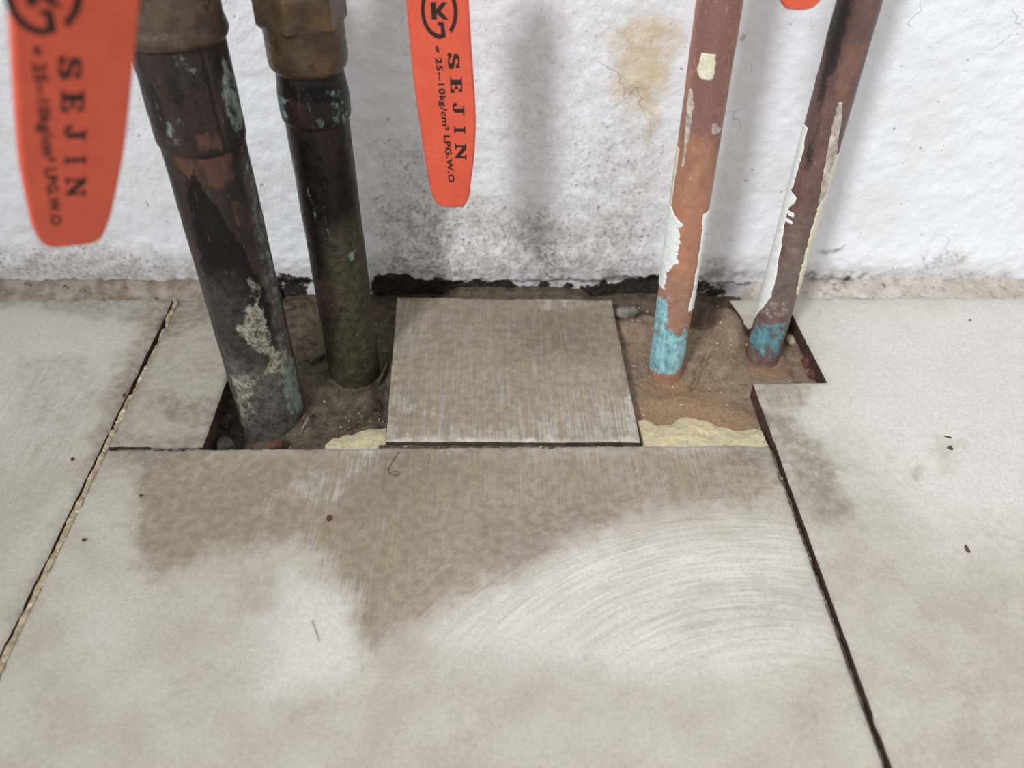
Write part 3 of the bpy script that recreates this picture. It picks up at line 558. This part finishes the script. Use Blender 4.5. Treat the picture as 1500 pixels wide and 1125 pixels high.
def fibre(pts, label, rad=.00012):
    cu = bpy.data.curves.new('fibre', 'CURVE'); cu.dimensions = '3D'; cu.bevel_depth = rad; cu.bevel_resolution = 1; cu.resolution_u = 6
    sp = cu.splines.new('NURBS'); sp.points.add(len(pts) - 1); sp.use_endpoint_u = True; sp.order_u = 3
    for p_, q_ in zip(sp.points, pts): p_.co = (q_[0], q_[1], .00045, 1)
    to = bpy.data.objects.new('tmp', cu); COL.objects.link(to); me = bpy.data.meshes.new_from_object(to.evaluated_get(bpy.context.evaluated_depsgraph_get())); bpy.data.objects.remove(to)
    return tag(link('fibre', me, M['hair']), label, 'fibre')
fibre([(0.11776,-0.0029),(0.11443,-0.01145),(0.11413,-0.01399),(0.11644,-0.01617),(0.11906,-0.01584),(0.1178,-0.0133),(0.11626,-0.01401)], 'curled brown fibre on the front tile below the square tile')
fibre([(0.27847,-0.06882),(0.27922,-0.073),(0.27775,-0.07598),(0.27816,-0.07894)], 'wavy hair on the right tile beside the dark joint', .0001)
fibre([(0.09518,-0.0804),(0.09679,-0.0835),(0.09881,-0.08805)], 'short hair on the pale patch of the front tile', .0001)

# ------------------------------------------------------------------ pipes
def pipe_root(k, label):
    x, y, R, lx, ly = PA[k - 1]
    o = empty('copper_pipe', (x, y, 0), label, 'pipe')
    o.rotation_mode = 'QUATERNION'; o.rotation_quaternion = Vector((0, 0, 1)).rotation_difference(Vector((lx, ly, 1)).normalized()); return o, R
def pipe_body(name, root, R, z0, z1, mat, masks, prof=None, seed=0, dz=.0009, nt=120, wob=.00018):
    z = np.linspace(z0, z1, int((z1 - z0) / dz)); th = np.linspace(-1.5 * math.pi, .5 * math.pi, nt, endpoint=False)
    Zz, T = np.meshgrid(z, th, indexing='ij'); rad = np.full(Zz.shape, R)
    if prof is not None: rad = rad + prof(Zz, T)
    rad = rad + (fbm(T * R * 1.0, Zz, 120, seed, 3) - .5) * 2 * wob
    V = np.column_stack([(rad * np.cos(T)).ravel(), (rad * np.sin(T)).ravel(), Zz.ravel()])
    Fc = gridfaces(len(z), nt, 0, True)[:, ::-1].tolist() + [list(range(nt))[::-1], [(len(z) - 1) * nt + i for i in range(nt)]]
    at = {}
    for a in ('dark', 'green', 'chalk', 'red', 'film'):
        sh = [([(t * R, zz) for t, zz in pl], st, so) for pl, st, so in masks.get(a, [])]
        at[a] = blot(T.ravel() * R, Zz.ravel(), sh, .0022, 260, seed + len(a)) if sh else np.zeros(T.size)
    return mesh(name, V, Fc, mat, root, True, at)
def lathe(name, root, prof, mat, nt=96, seed=0, wob=.0002):
    th = np.linspace(0, 2 * math.pi, nt, endpoint=False); pr = np.array(prof); L = np.r_[0, np.cumsum(np.hypot(*(pr[1:] - pr[:-1]).T))]; s = np.linspace(0, L[-1], 60)
    rr = np.interp(s, L, pr[:, 0]); zz = np.interp(s, L, pr[:, 1])
    rings = [[((a + wob * 2 * (float(vn(np.array([i * .4 + seed]), np.array([b * 900]), seed)[0]) - .5)) * math.cos(t), a * math.sin(t), b) for i, t in enumerate(th)] for a, b in zip(rr, zz)]
    V, Fc = loft(rings); Fc = [q_[::-1] for q_ in Fc]; return mesh(name, V, Fc, mat, root, True)
def coat(name, root, R, rows, mat, jag, seed, lift=.0003):
    # brushed-on paint: shell between two ragged angles, rows = (z, theta left, theta right)
    rows = sorted(rows); z = np.arange(rows[0][0], rows[-1][0], .00035); n = len(z)
    tl = np.interp(z, [q_[0] for q_ in rows], [q_[1] for q_ in rows]); tr = np.interp(z, [q_[0] for q_ in rows], [q_[2] for q_ in rows])
    j1 = (fbm(z, z * 0 + seed, 700, seed, 3) - .5) * 2; j2 = (fbm(z, z * 0 + 4, 700, seed + 7, 3) - .5) * 2
    tl = tl + j1 * jag[0]; tr = np.maximum(tr + j2 * jag[1], tl + .02)
    m = 16; k = np.linspace(0, 1, m); T = tl[:, None] * (1 - k) + tr[:, None] * k
    ed = np.minimum(k, 1 - k)[None, :] * (tr - tl)[:, None] * R; rad = R + lift * ss(0, .0006, ed) + .0002 * (fbm(T * R, np.broadcast_to(z[:, None], T.shape), 500, seed, 3) - .3)
    rad[:, 0] = rad[:, -1] = R - .0003; rad[0] = rad[-1] = R - .0003
    V = np.column_stack([(rad * np.cos(T)).ravel(), (rad * np.sin(T)).ravel(), np.repeat(z, m)])
    return mesh(name, V, gridfaces(n, m)[:, ::-1].tolist(), mat, root, True)

# thick pipe on the far left
rt, R = pipe_root(1, 'thickest dark tarnished copper pipe, leftmost, with a bronze coupling on top')
pipe_body('pipe_body', rt, R, -.030, .122, M['p1'], dict(
    dark=[([(-1.563,0.1112),(-1.436,0.09991),(-1.128,0.08869),(-0.786,0.07019),(-0.513,0.05304),(-0.496,0.04),(-1.27,0.03854),(-2.284,0.02309),(-2.272,0.04346),(-2.176,0.07159),(-2.029,0.09682)], .85, .0015), ([(-0.18,0.11907),(-0.351,0.10282),(-0.528,0.06541),(-0.386,0.05194),(-0.637,0.06623),(-0.629,0.09942)], .5, .001), ([(-1.778,0.02368),(-0.558,0.01459),(-0.88,0.01017),(-1.885,0.01085)], .5, .003)],
    green=[([(-0.164,0.11414),(0.231,0.09629),(0.234,0.07101),(0.025,0.04487),(-0.016,0.02139),(-0.119,-0.00744),(-0.8,0.00009),(-0.662,0.02097),(-0.56,0.04385),(-0.474,0.06796),(-0.398,0.09535)], .42, .0015), ([(-0.71,0.02839),(0.29,0.01717),(-0.068,-0.00807),(-0.744,-0.00428),(-0.954,0.01256)], .35, .001)],
    chalk=[([(-1.254,0.05449),(-0.847,0.054),(-0.665,0.03816),(-0.71,0.02839),(-1.25,0.03346),(-1.675,0.04237)], .65, .002), ([(-0.887,0.03147),(-0.265,0.02757),(-0.621,0.0188),(-1.141,0.0209)], .62, .0015), ([(-2.284,0.02309),(-0.438,0.02057),(-0.312,0.01013),(-0.955,0.01978),(-1.611,0.01496),(-2.317,0.01572)], .28, .002), ([(-2.321,0.01928),(-1.497,0.02273),(-1.669,0.00006),(-2.734,-0.01832)], .55, .004), ([(-0.92,0.06806),(-0.631,0.06017),(-0.87,0.05259),(-1.1,0.06002)], .5, .001)],
    film=[([(-2.255,0.03023),(0.289,0.01892),(-0.474,-0.03179),(-2.707,-0.02697)], .72, .008), ([(-0.25,0.11708),(0.128,0.09962),(0.105,0.07204),(0.025,0.04487),(0.043,0.01896),(-0.009,-0.00881),(-0.8,0.00009),(-0.607,0.03431),(-0.528,0.06541),(-0.453,0.09307)], .75, .002), ([(-2.736,0.06554),(-1.338,0.06975),(-0.715,0.03523),(-2.574,0.02071)], .25, .006)],
    red=[([(-2.171,0.11743),(-0.664,0.12052),(-0.672,0.10476),(-1.204,0.09943),(-2.048,0.10938)], .6, .003), ([(-2.218,0.10129),(-1.811,0.10241),(-2.202,0.04388),(-2.426,0.05823)], .3, .002), ([(-1.048,0.09891),(-0.328,0.09221),(-0.368,0.07872),(-0.924,0.0851)], .4, .002)]), seed=1)
pipe_body('sleeve', rt, R + .0008, .1135, .153, M['p1'], dict(
    dark=[([(-1.532,0.14987),(0.153,0.14449),(-0.049,0.13227),(-1.084,0.12563),(-1.881,0.13291)], .42, .003)],
    green=[([(-0.27,0.14427),(0.303,0.13047),(0.029,0.11784),(-0.45,0.11823),(-0.572,0.13264)], .55, .001), ([(-1.552,0.14887),(-0.939,0.14684),(-1.047,0.14088),(-1.652,0.14375)], .45, .002), ([(-1.95,0.12836),(-1.585,0.12979),(-1.707,0.11834),(-2.171,0.11743)], .55, .002)],
    chalk=[([(-0.583,0.14139),(-0.204,0.13859),(-0.345,0.12929),(-0.687,0.13092)], .42, .002)], red=[([(-1.415,0.12404),(-0.598,0.1237),(-0.768,0.11509),(-1.459,0.11712)], .5, .003)]),
    prof=lambda z, t: -.0010 * ss(.1155 + .004 * .5 * np.sin(t * 2), .1135, z), seed=4, wob=.0003)
lathe('coupling', rt, [(R, .1480), (R + .0016, .1486), (R + .0025, .1502), (R + .0024, .1525), (R + .0018, .1545), (R + .0019, .195), (R, .196)], M['bronze'], seed=2)
# second dark pipe
rt, R = pipe_root(2, 'dark copper pipe with a brass hex nut, second from left, behind the thickest one')
pipe_body('pipe_body', rt, R, -.030, .120, M['p2'], dict(
    dark=[([(-2.12,0.11231),(-1.328,0.11304),(-1.215,0.08541),(-1.676,0.05467),(-2.89,0.04166),(-2.676,0.08199)], .6, .003), ([(-0.981,0.11485),(0.173,0.10925),(0.171,0.0778),(-0.826,0.05259),(-1.267,0.07045)], .5, .003), ([(-2.885,0.01218),(-1.984,0.01827),(-2.145,0.00169),(-2.882,-0.00587)], .6, .001)],
    film=[([(-1.687,0.07381),(0.155,0.0775),(-0.253,-0.02166),(-2.879,-0.02067),(-1.839,0.02998)], .85, .006), ([(-0.23,0.11151),(0.156,0.10901),(0.159,0.06499),(-0.405,0.06947)], .4, .004)], green=[([(-2.212,0.02477),(0.168,0.01553),(-0.389,-0.01804),(-2.882,-0.01873)], .22, .006), ([(0.169,0.10918),(0.166,0.09252),(0.161,0.06823),(0.167,0.06836),(-0.148,0.09182)], .45, .001)],
    chalk=[([(-1.102,0.06367),(-0.691,0.06333),(-0.71,0.05692),(-1.091,0.05779)], .55, .001), ([(-2.087,0.09351),(-1.94,0.0911),(-1.895,0.07652),(-2.008,0.07773)], .5, .0006)],
    red=[([(-2.713,0.07265),(-1.895,0.07652),(-1.705,0.03023),(-2.148,0.02882)], .5, .002), ([(-2.887,0.10494),(-2.198,0.10813),(-2.307,0.07805),(-2.888,0.07466)], .35, .001)]), seed=11)
pipe_body('sleeve', rt, R + .0006, .1145, .137, M['p2'], dict(dark=[([(-2.137,0.1332),(-0.294,0.12946),(-0.442,0.1228),(-2.027,0.12511)], .6, .002)], green=[([(-1.106,0.13118),(0.166,0.1271),(0.169,0.10918),(-1.09,0.11515)], .42, .003), ([(-2.887,0.12674),(-2.116,0.12731),(-2.407,0.11384),(-2.882,0.11177)], .5, .002)],
    chalk=[([(-1.399,0.12071),(-1.135,0.12031),(-1.177,0.11688),(-1.395,0.11771)], .6, .001), ([(-0.952,0.12961),(-0.619,0.12798),(-0.728,0.12451),(-1.04,0.12623)], .5, .001)]), prof=lambda z, t: .0005 * np.sin((z - .114) * 220) - .0008 * ss(.1165, .1148, z), seed=14)
lathe('collar', rt, [(R, .1335), (R + .0010, .1338), (R + .0020, .1352), (R + .0022, .1375), (R + .0021, .150), (R, .1505)], M['brass'], seed=5)
A0 = math.radians(-90 - 11); hx = []
for zz, rr in ((.1475, .0128), (.1478, .0140), (.1492, .0152), (.1590, .0152), (.1604, .0142), (.1606, .0125)):
    ring = []
    for i in range(6):
        for t_ in (0, .06, .5, .94):
            a0, a1 = A0 + i * math.pi / 3, A0 + (i + 1) * math.pi / 3; rm = min(rr, .0152)
            ring.append((rm * (math.cos(a0) * (1 - t_) + math.cos(a1) * t_), rm * (math.sin(a0) * (1 - t_) + math.sin(a1) * t_), zz))
    hx.append(ring)
V, Fc = loft(hx); mesh('hex_nut', V, [q_[::-1] for q_ in Fc], M['brass'], rt, False)
lathe('union_neck', rt, [(.010, .160), (.0128, .1602), (.0130, .195), (.010, .196)], M['brass'], seed=9)
# third pipe
rt, R = pipe_root(3, 'slim copper pipe with white paint flakes, standing just right of the square tile')
pipe_body('pipe_body', rt, R, -.030, .195, M['p3'], dict(
    dark=[([(-3.356,0.16143),(-0.531,0.16286),(-0.283,0.0975),(-2.723,0.10608)], .62, .008)], film=[([(-3.36,0.04252),(-0.766,0.04714),(-0.28,-0.01513),(-3.366,-0.0184)], .5, .006)], green=[([(-3.359,0.03125),(-2.186,0.03562),(-2.05,0.02201),(-1.305,0.01605),(-0.808,0.02274),(-0.281,0.00124),(-0.918,-0.00369),(-3.261,-0.00724),(-3.36,0.01355)], .72, .0025), ([(-3.06,0.00598),(-0.958,0.01019),(-0.4,-0.00634),(-2.682,-0.00569)], .3, .001)],
    chalk=[([(-3.367,0.03752),(-0.338,0.03842),(-0.64,0.022),(-1.459,0.01323),(-1.926,0.03131),(-3.365,0.02857)], .36, .002), ([(-1.193,0.10643),(-0.809,0.10701),(-0.781,0.10292)], .4, .0006), ([(-1.972,0.00905),(-1.004,0.01226),(-1.262,0.00135)], .4, .001)],
    red=[([(-3.188,0.08481),(-0.277,0.08586),(-0.279,0.04173),(-2.552,0.04327)], .7, .006), ([(-2.641,-0.0075),(-0.277,-0.0091),(-0.283,-0.02336),(-2.392,-0.02075)], .8, .001)]), seed=21)
coat('paint_flake', rt, R, [(0.1383,-2.316,-1.624),(0.13497,-2.387,-1.56),(0.13161,-2.425,-1.556),(0.12956,-2.311,-1.606),(0.12857,-2.032,-1.673)], M['cream'], (.05, .06), 3)
coat('paint_flake', rt, R, [(0.12487,-2.706,-2.529),(0.11955,-2.76,-2.305),(0.10944,-2.641,-2.284),(0.10147,-2.548,-2.349),(0.09453,-2.53,-2.407)], M['haze'], (.05, .05), 8, .00012)
coat('paint_flake', rt, R, [(0.11306,-1.337,-1.191),(0.10986,-1.317,-0.64),(0.10806,-1.203,-0.708)], M['haze'], (.03, .03), 9, .00012)
coat('paint_flake', rt, R, [(0.07661,-3.901,-2.816),(0.07391,-3.809,-2.397),(0.07112,-3.928,-1.949),(0.06851,-3.916,-2.116),(0.06398,-3.925,-1.903),(0.0586,-3.877,-1.99),(0.05289,-3.818,-1.969),(0.04992,-3.811,-2.255),(0.04682,-3.804,-2.501),(0.03807,-3.981,-2.535)], M['paint'], (0, .16), 12)
coat('paint_flake', rt, R, [(0.10107,-3.931,-2.777),(0.08813,-3.96,-2.906),(0.07647,-3.901,-2.884)], M['cream'], (0, .04), 15, .0002)
coat('paint_flake', rt, R, [(0.07554,-1.079,0.293),(0.06609,-0.882,0.283),(0.05339,-0.852,0.207),(0.0396,-0.883,0.362),(0.02756,-0.962,0.285)], M['paint'], (.06, 0), 17)
# fourth pipe
rt, R = pipe_root(4, 'slim brown copper pipe coated in white paint down one side, rightmost of all')
pipe_body('pipe_body', rt, R, -.030, .195, M['p4'], dict(
    dark=[([(-3.509,0.15753),(-2.251,0.15996),(-2.033,0.1328),(-2.366,0.10934),(-2.881,0.11592)], .7, .003), ([(-2.746,0.10835),(-2.047,0.10996),(-1.989,0.08788),(-2.499,0.08669)], .5, .003), ([(-2.907,0.09544),(-1.976,0.09783),(-2.267,0.06304),(-2.657,0.06174)], .3, .003)],
    film=[([(-3.505,0.0404),(-0.921,0.04701),(-0.435,-0.01334),(-2.937,-0.01619)], .5, .008), ([(-2.924,0.06704),(-1.418,0.07033),(-0.862,0.04003),(-2.312,0.03976)], .4, .004)], green=[([(-3.517,0.01409),(-0.956,0.01703),(-0.425,-0.00633),(-2.889,-0.00448)], .52, .004), ([(-3.518,0.00458),(-1.833,0.01021),(-1.813,0.00254),(-3.018,-0.00242)], .5, .001)],
    chalk=[([(-2.777,0.02546),(-0.962,0.02981),(-0.956,0.01703),(-3.048,0.01295)], .46, .003), ([(-2.657,0.06174),(-1.173,0.06384),(-1.427,0.04784),(-2.325,0.04652)], .30, .004)],
    red=[([(-2.193,0.13737),(-1.045,0.1377),(-1.108,0.11278),(-1.908,0.1154)], .6, .003), ([(-3.519,-0.01221),(-0.424,-0.00728),(-0.43,-0.016),(-2.851,-0.01776)], .9, .001)]), seed=31)
coat('paint_coat', rt, R, [(0.10384,-4.06,-2.773),(0.0992,-3.996,-2.799),(0.09507,-4.017,-2.711),(0.08761,-4.159,-2.731),(0.08136,-4.001,-2.741),(0.0769,-4.074,-2.806),(0.07528,-4.061,-2.315),(0.07281,-4.049,-2.345),(0.06943,-3.957,-2.63),(0.0603,-4.102,-2.613),(0.05098,-3.965,-2.492),(0.03736,-4.099,-2.312),(0.02705,-3.959,-2.31),(0.01949,-4.018,-2.705),(0.01115,-4.105,-3.221)], M['paint'], (0, .07), 22)
coat('paint_coat', rt, R, [(0.11612,-1.678,-1.446),(0.10898,-1.661,-1.23),(0.09932,-1.603,-0.984),(0.08769,-1.454,-0.712),(0.07569,-1.239,-0.663),(0.06274,-0.879,-0.553)], M['haze'], (.06, .05), 25, .00015)
coat('paint_coat', rt, R, [(0.09451,-1.023,0.089),(0.08432,-0.96,0.119),(0.07665,-0.878,0.187),(0.07259,-1.2,0.051),(0.0598,-1.18,0.177),(0.04909,-1.106,0.08),(0.03994,-1.064,0.052),(0.02826,-0.841,0.103)], M['cream'], (.08, 0), 27)
coat('paint_flake', rt, R, [(0.06879,-2.727,-2.326),(0.06765,-2.724,-2.252),(0.06632,-2.578,-2.275)], M['paint'], (.02, .02), 29)
coat('paint_flake', rt, R, [(0.06537,-2.686,-2.364),(0.06431,-2.683,-2.219),(0.0632,-2.552,-2.287)], M['paint'], (.02, .02), 30)

# ------------------------------------------------------------------ valve handles
def outline_solid(name, pts, th, mat, parent, bev=.0008):
    # outline in (t, s) millimetres extruded along the normal with eased edges; local axes x = t, y = s, z = normal
    P = np.array(pts) * 1e-3; n = len(P); c_ = P.mean(0)
    nrm = []
    for i in range(n):
        a, b = P[i - 1], P[(i + 1) % n]; e_ = (b - a) / np.hypot(*(b - a)); nrm.append((e_[1], -e_[0]))
    nrm = np.array(nrm)
    rings = []
    for k in range(9):
        a = -math.pi / 2 + math.pi * k / 8; rings.append([(p_[0] - m_[0] * bev * (1 - math.cos(a)), p_[1] - m_[1] * bev * (1 - math.cos(a)), math.sin(a) * th / 2) for p_, m_ in zip(P, nrm)])
    V, Fc = loft(rings); o = mesh(name, V, [q_[::-1] for q_ in Fc] , mat, parent, True)
    bm = bmesh.new(); bm.from_mesh(o.data); bmesh.ops.recalc_face_normals(bm, faces=bm.faces); bm.to_mesh(o.data); bm.free()
    for p_ in o.data.polygons: p_.use_smooth = len(p_.vertices) == 4
    return o
def spl(pts, m=6):
    # Catmull-Rom through a closed list
    P = np.array(pts, float); n = len(P); out_ = []
    for i in range(n):
        p0, p1, p2, p3 = P[i - 1], P[i], P[(i + 1) % n], P[(i + 2) % n]
        for t_ in np.arange(m) / m:
            out_.append(.5 * ((2 * p1) + (-p0 + p2) * t_ + (2 * p0 - 5 * p1 + 4 * p2 - p3) * t_ ** 2 + (-p0 + 3 * p1 - 3 * p2 + p3) * t_ ** 3))
    return out_
# slab-serif capitals in a unit box (x reading direction, y up)
GL = {'S': [[(0, .02), (.16, 0), (.2, .1), (.45, .02), (.75, .02), (1, .14), (1, .42), (.8, .56), (.36, .66), (.36, .82), (.6, .88), (.78, .68), (.94, .68), (.94, 1), (.8, 1), (.76, .94), (.5, 1), (.25, .98), (.04, .86), (.04, .58), (.25, .46), (.66, .34), (.66, .18), (.45, .13), (.2, .34), (.0, .34)]],
      'E': [[(0, 0), (1, 0), (1, .36), (.86, .36), (.74, .12), (.5, .12), (.5, .44), (.62, .44), (.66, .34), (.78, .34), (.78, .66), (.66, .66), (.62, .56), (.5, .56), (.5, .88), (.72, .88), (.84, .68), (.96, .68), (.96, 1), (0, 1), (0, .88), (.16, .88), (.16, .12), (0, .12)]],
      'J': [[(.3, 1), (.3, .88), (.48, .88), (.48, .2), (.4, .1), (.3, .14), (.34, .3), (.2, .4), (.04, .32), (.04, .14), (.2, 0), (.55, 0), (.8, .18), (.8, .88), (.98, .88), (.98, 1)]],
      'I': [[(.1, 0), (.9, 0), (.9, .12), (.68, .12), (.68, .88), (.9, .88), (.9, 1), (.1, 1), (.1, .88), (.32, .88), (.32, .12), (.1, .12)]],
      'N': [[(0, 0), (.36, 0), (.36, .12), (.24, .12), (.24, .66), (.8, 0), (.9, 0), (.9, .88), (1, .88), (1, 1), (.66, 1), (.66, .88), (.78, .88), (.78, .42), (.34, 1), (0, 1), (0, .88), (.12, .88), (.12, .12), (0, .12)]]}
def flat_mesh(name, polys, z, parent, mat):
    # printed ink: filled polygons lying on the handle face
    bm = bmesh.new()
    for pl in polys:
        fa = bm.faces.new([bm.verts.new((p_[0] * 1e-3, p_[1] * 1e-3, z)) for p_ in pl]); fa.normal_update()
        if fa.normal.z < 0: fa.normal_flip()
    bmesh.ops.triangulate(bm, faces=bm.faces)
    me = bpy.data.meshes.new(name); bm.to_mesh(me); bm.free(); return link(name, me, mat, parent)
def lettering(root, z, wshift, dsh):
    # words run down the handle: reading direction = -s, letter tops towards +t
    polys = []
    for ch, s0, ln in [('S', 55.21, 5.22), ('E', 47.12, 5.42), ('J', 38.72, 4.65), ('I', 31.00, 3.29), ('N', 22.86, 6.30)]:
        tc = 4.3 - .02 * (s0 - 35) - 1.6 * max(0, (s0 - 40) / 30) + wshift
        for pl in GL[ch]: polys.append([(tc - 2.0 + 4.0 * y_, s0 + dsh + ln / 2 - ln * x_) for x_, y_ in pl])
    flat_mesh('brand_lettering', polys, z, root, M['ink'])
    cu = bpy.data.curves.new('rating_text', 'FONT'); cu.body = '\u00f8 25--10kg/cm\u00b2 LPG.W.O'; cu.size = .0031; cu.offset = .00011; cu.space_character = 1.12; cu.space_word = .9
    to = bpy.data.objects.new('tmp', cu); COL.objects.link(to); dg = bpy.context.evaluated_depsgraph_get(); me = bpy.data.meshes.new_from_object(to.evaluated_get(dg)); bpy.data.objects.remove(to)
    v = np.array([p_.co[:] for p_ in me.vertices]); k = .0495 / v[:, 0].max(); 
    s_ = .0602 + dsh * 1e-3 - v[:, 0] * k; t_ = (-3.2 + wshift) * 1e-3 + v[:, 0] * k * .062 + v[:, 1] * .95
    for p_, a, b in zip(me.vertices, t_, s_): p_.co = (a, b, z)
    link('rating_text', me, M['ink'], root)
    # round emblem: broken ring, a K, and a hook
    ec, es, rx, ry = -1.0 + wshift, 71.0 + dsh, 5.9, 8.6; ring = []
    for i in range(44):
        a0, a1 = [math.radians(-52 + 326 * (i + j) / 44) for j in (0, 1)]
        ring.append([(ec + rx * math.cos(a0), es + ry * math.sin(a0)), (ec + rx * math.cos(a1), es + ry * math.sin(a1)), (ec + (rx - 1.25) * math.cos(a1), es + (ry - 1.5) * math.sin(a1)), (ec + (rx - 1.25) * math.cos(a0), es + (ry - 1.5) * math.sin(a0))])
    K = [(-2.6, 2.8), (-.9, 2.8), (-.9, .7), (1.0, 2.8), (2.8, 2.8), (.5, .2), (2.9, -2.6), (1.1, -2.6), (-.9, -.6), (-.9, -2.6), (-2.6, -2.6)]
    hook = [(-.6, -3.2), (1.3, -3.2), (1.9, -8.0), (.4, -8.4), (.2, -4.4), (-.6, -4.4)]
    top = [(-2.4, 6.3), (-.6, 6.3), (-.6, 3.6), (-2.4, 3.6)]; top2 = [(.4, 6.3), (2.2, 6.3), (2.2, 3.6), (.4, 3.6)]
    flat_mesh('emblem', ring + [[(ec + a, es + b) for a, b in pl] for pl in (K, hook, top, top2)], z, root, M['ink'])
def handle(loc, xa, ya, outl, label, text=True, wshift=0, dsh=0):
    xa = Vector(xa).normalized(); ya = Vector(ya).normalized(); za = xa.cross(ya).normalized(); xa = ya.cross(za)
    rt = empty('valve_handle', loc, label, 'valve handle'); rt.rotation_mode = 'QUATERNION'
    rt.rotation_quaternion = Matrix((xa, ya, za)).transposed().to_quaternion()
    outline_solid('grip', spl(outl), .0034, M['red'], rt)
    ym = max(p_[1] for p_ in outl)
    outline_solid('steel_core', [(-7, ym - 12), (7, ym - 12), (6.5, ym + 12), (-6.5, ym + 12)], .0018, M['steel'], rt, .0002)
    if text: lettering(rt, .00176, wshift, dsh)
    return rt
O2 = [(0, 0), (3.4, .25), (5.6, 1.3), (7.2, 4.6), (8.1, 11.5), (9.3, 20), (10.1, 33), (9.9, 44), (9.3, 56), (8.6, 74), (8.3, 100), (-11.8, 100), (-11.5, 74), (-11.3, 62), (-10.9, 50), (-10.1, 38), (-9.2, 27), (-7.6, 11), (-6.6, 5), (-5.0, 1.6), (-2.8, .3)]
h = handle((.1397, .045, .0836), (1, 0, 0), (0, 0, 1), O2, 'red valve handle with black lettering, hanging in front of the wall in the centre')
o = rock('drip', (.0042, .0012, .0002), (.0014, .0016, .0012), M['clear'], 5, 0, 2, .25, parent=h); tag(o, 'clear drip at the handle tip')
O1 = [(0, 2.4), (4.4, 2.6), (6.6, 4.6), (7.8, 9.5), (8.7, 17), (9.7, 30), (10.2, 48), (10.3, 75), (10.3, 100), (-10.3, 100), (-10.3, 75), (-10.2, 48), (-9.8, 30), (-8.7, 17), (-7.8, 9.5), (-6.4, 4.6), (-4.2, 2.6)]
handle((.0562, -.0670, .1350), (.80848608, .55123112, -.20614196), (.40065109, -.25896272, .87887258), O1, 'large blurred red valve handle nearest the camera, leftmost, partly in front of the thick pipe', True, -4.2, .5)
O3 = [(0, 0), (3.0, .3), (5.2, 1.5), (7.0, 4.8), (8.2, 11), (9.3, 20), (10, 33), (9.8, 60), (9.5, 90), (-9.5, 90), (-9.8, 60), (-10, 33), (-9.3, 20), (-8.2, 11), (-7.0, 4.8), (-5.2, 1.5), (-3.0, .3)]
handle((0.24972,0.03,0.15981), (1, 0, 0), (0, 0, 1), O3, 'red valve handle tip peeking in at the top between the two slim pipes', False)
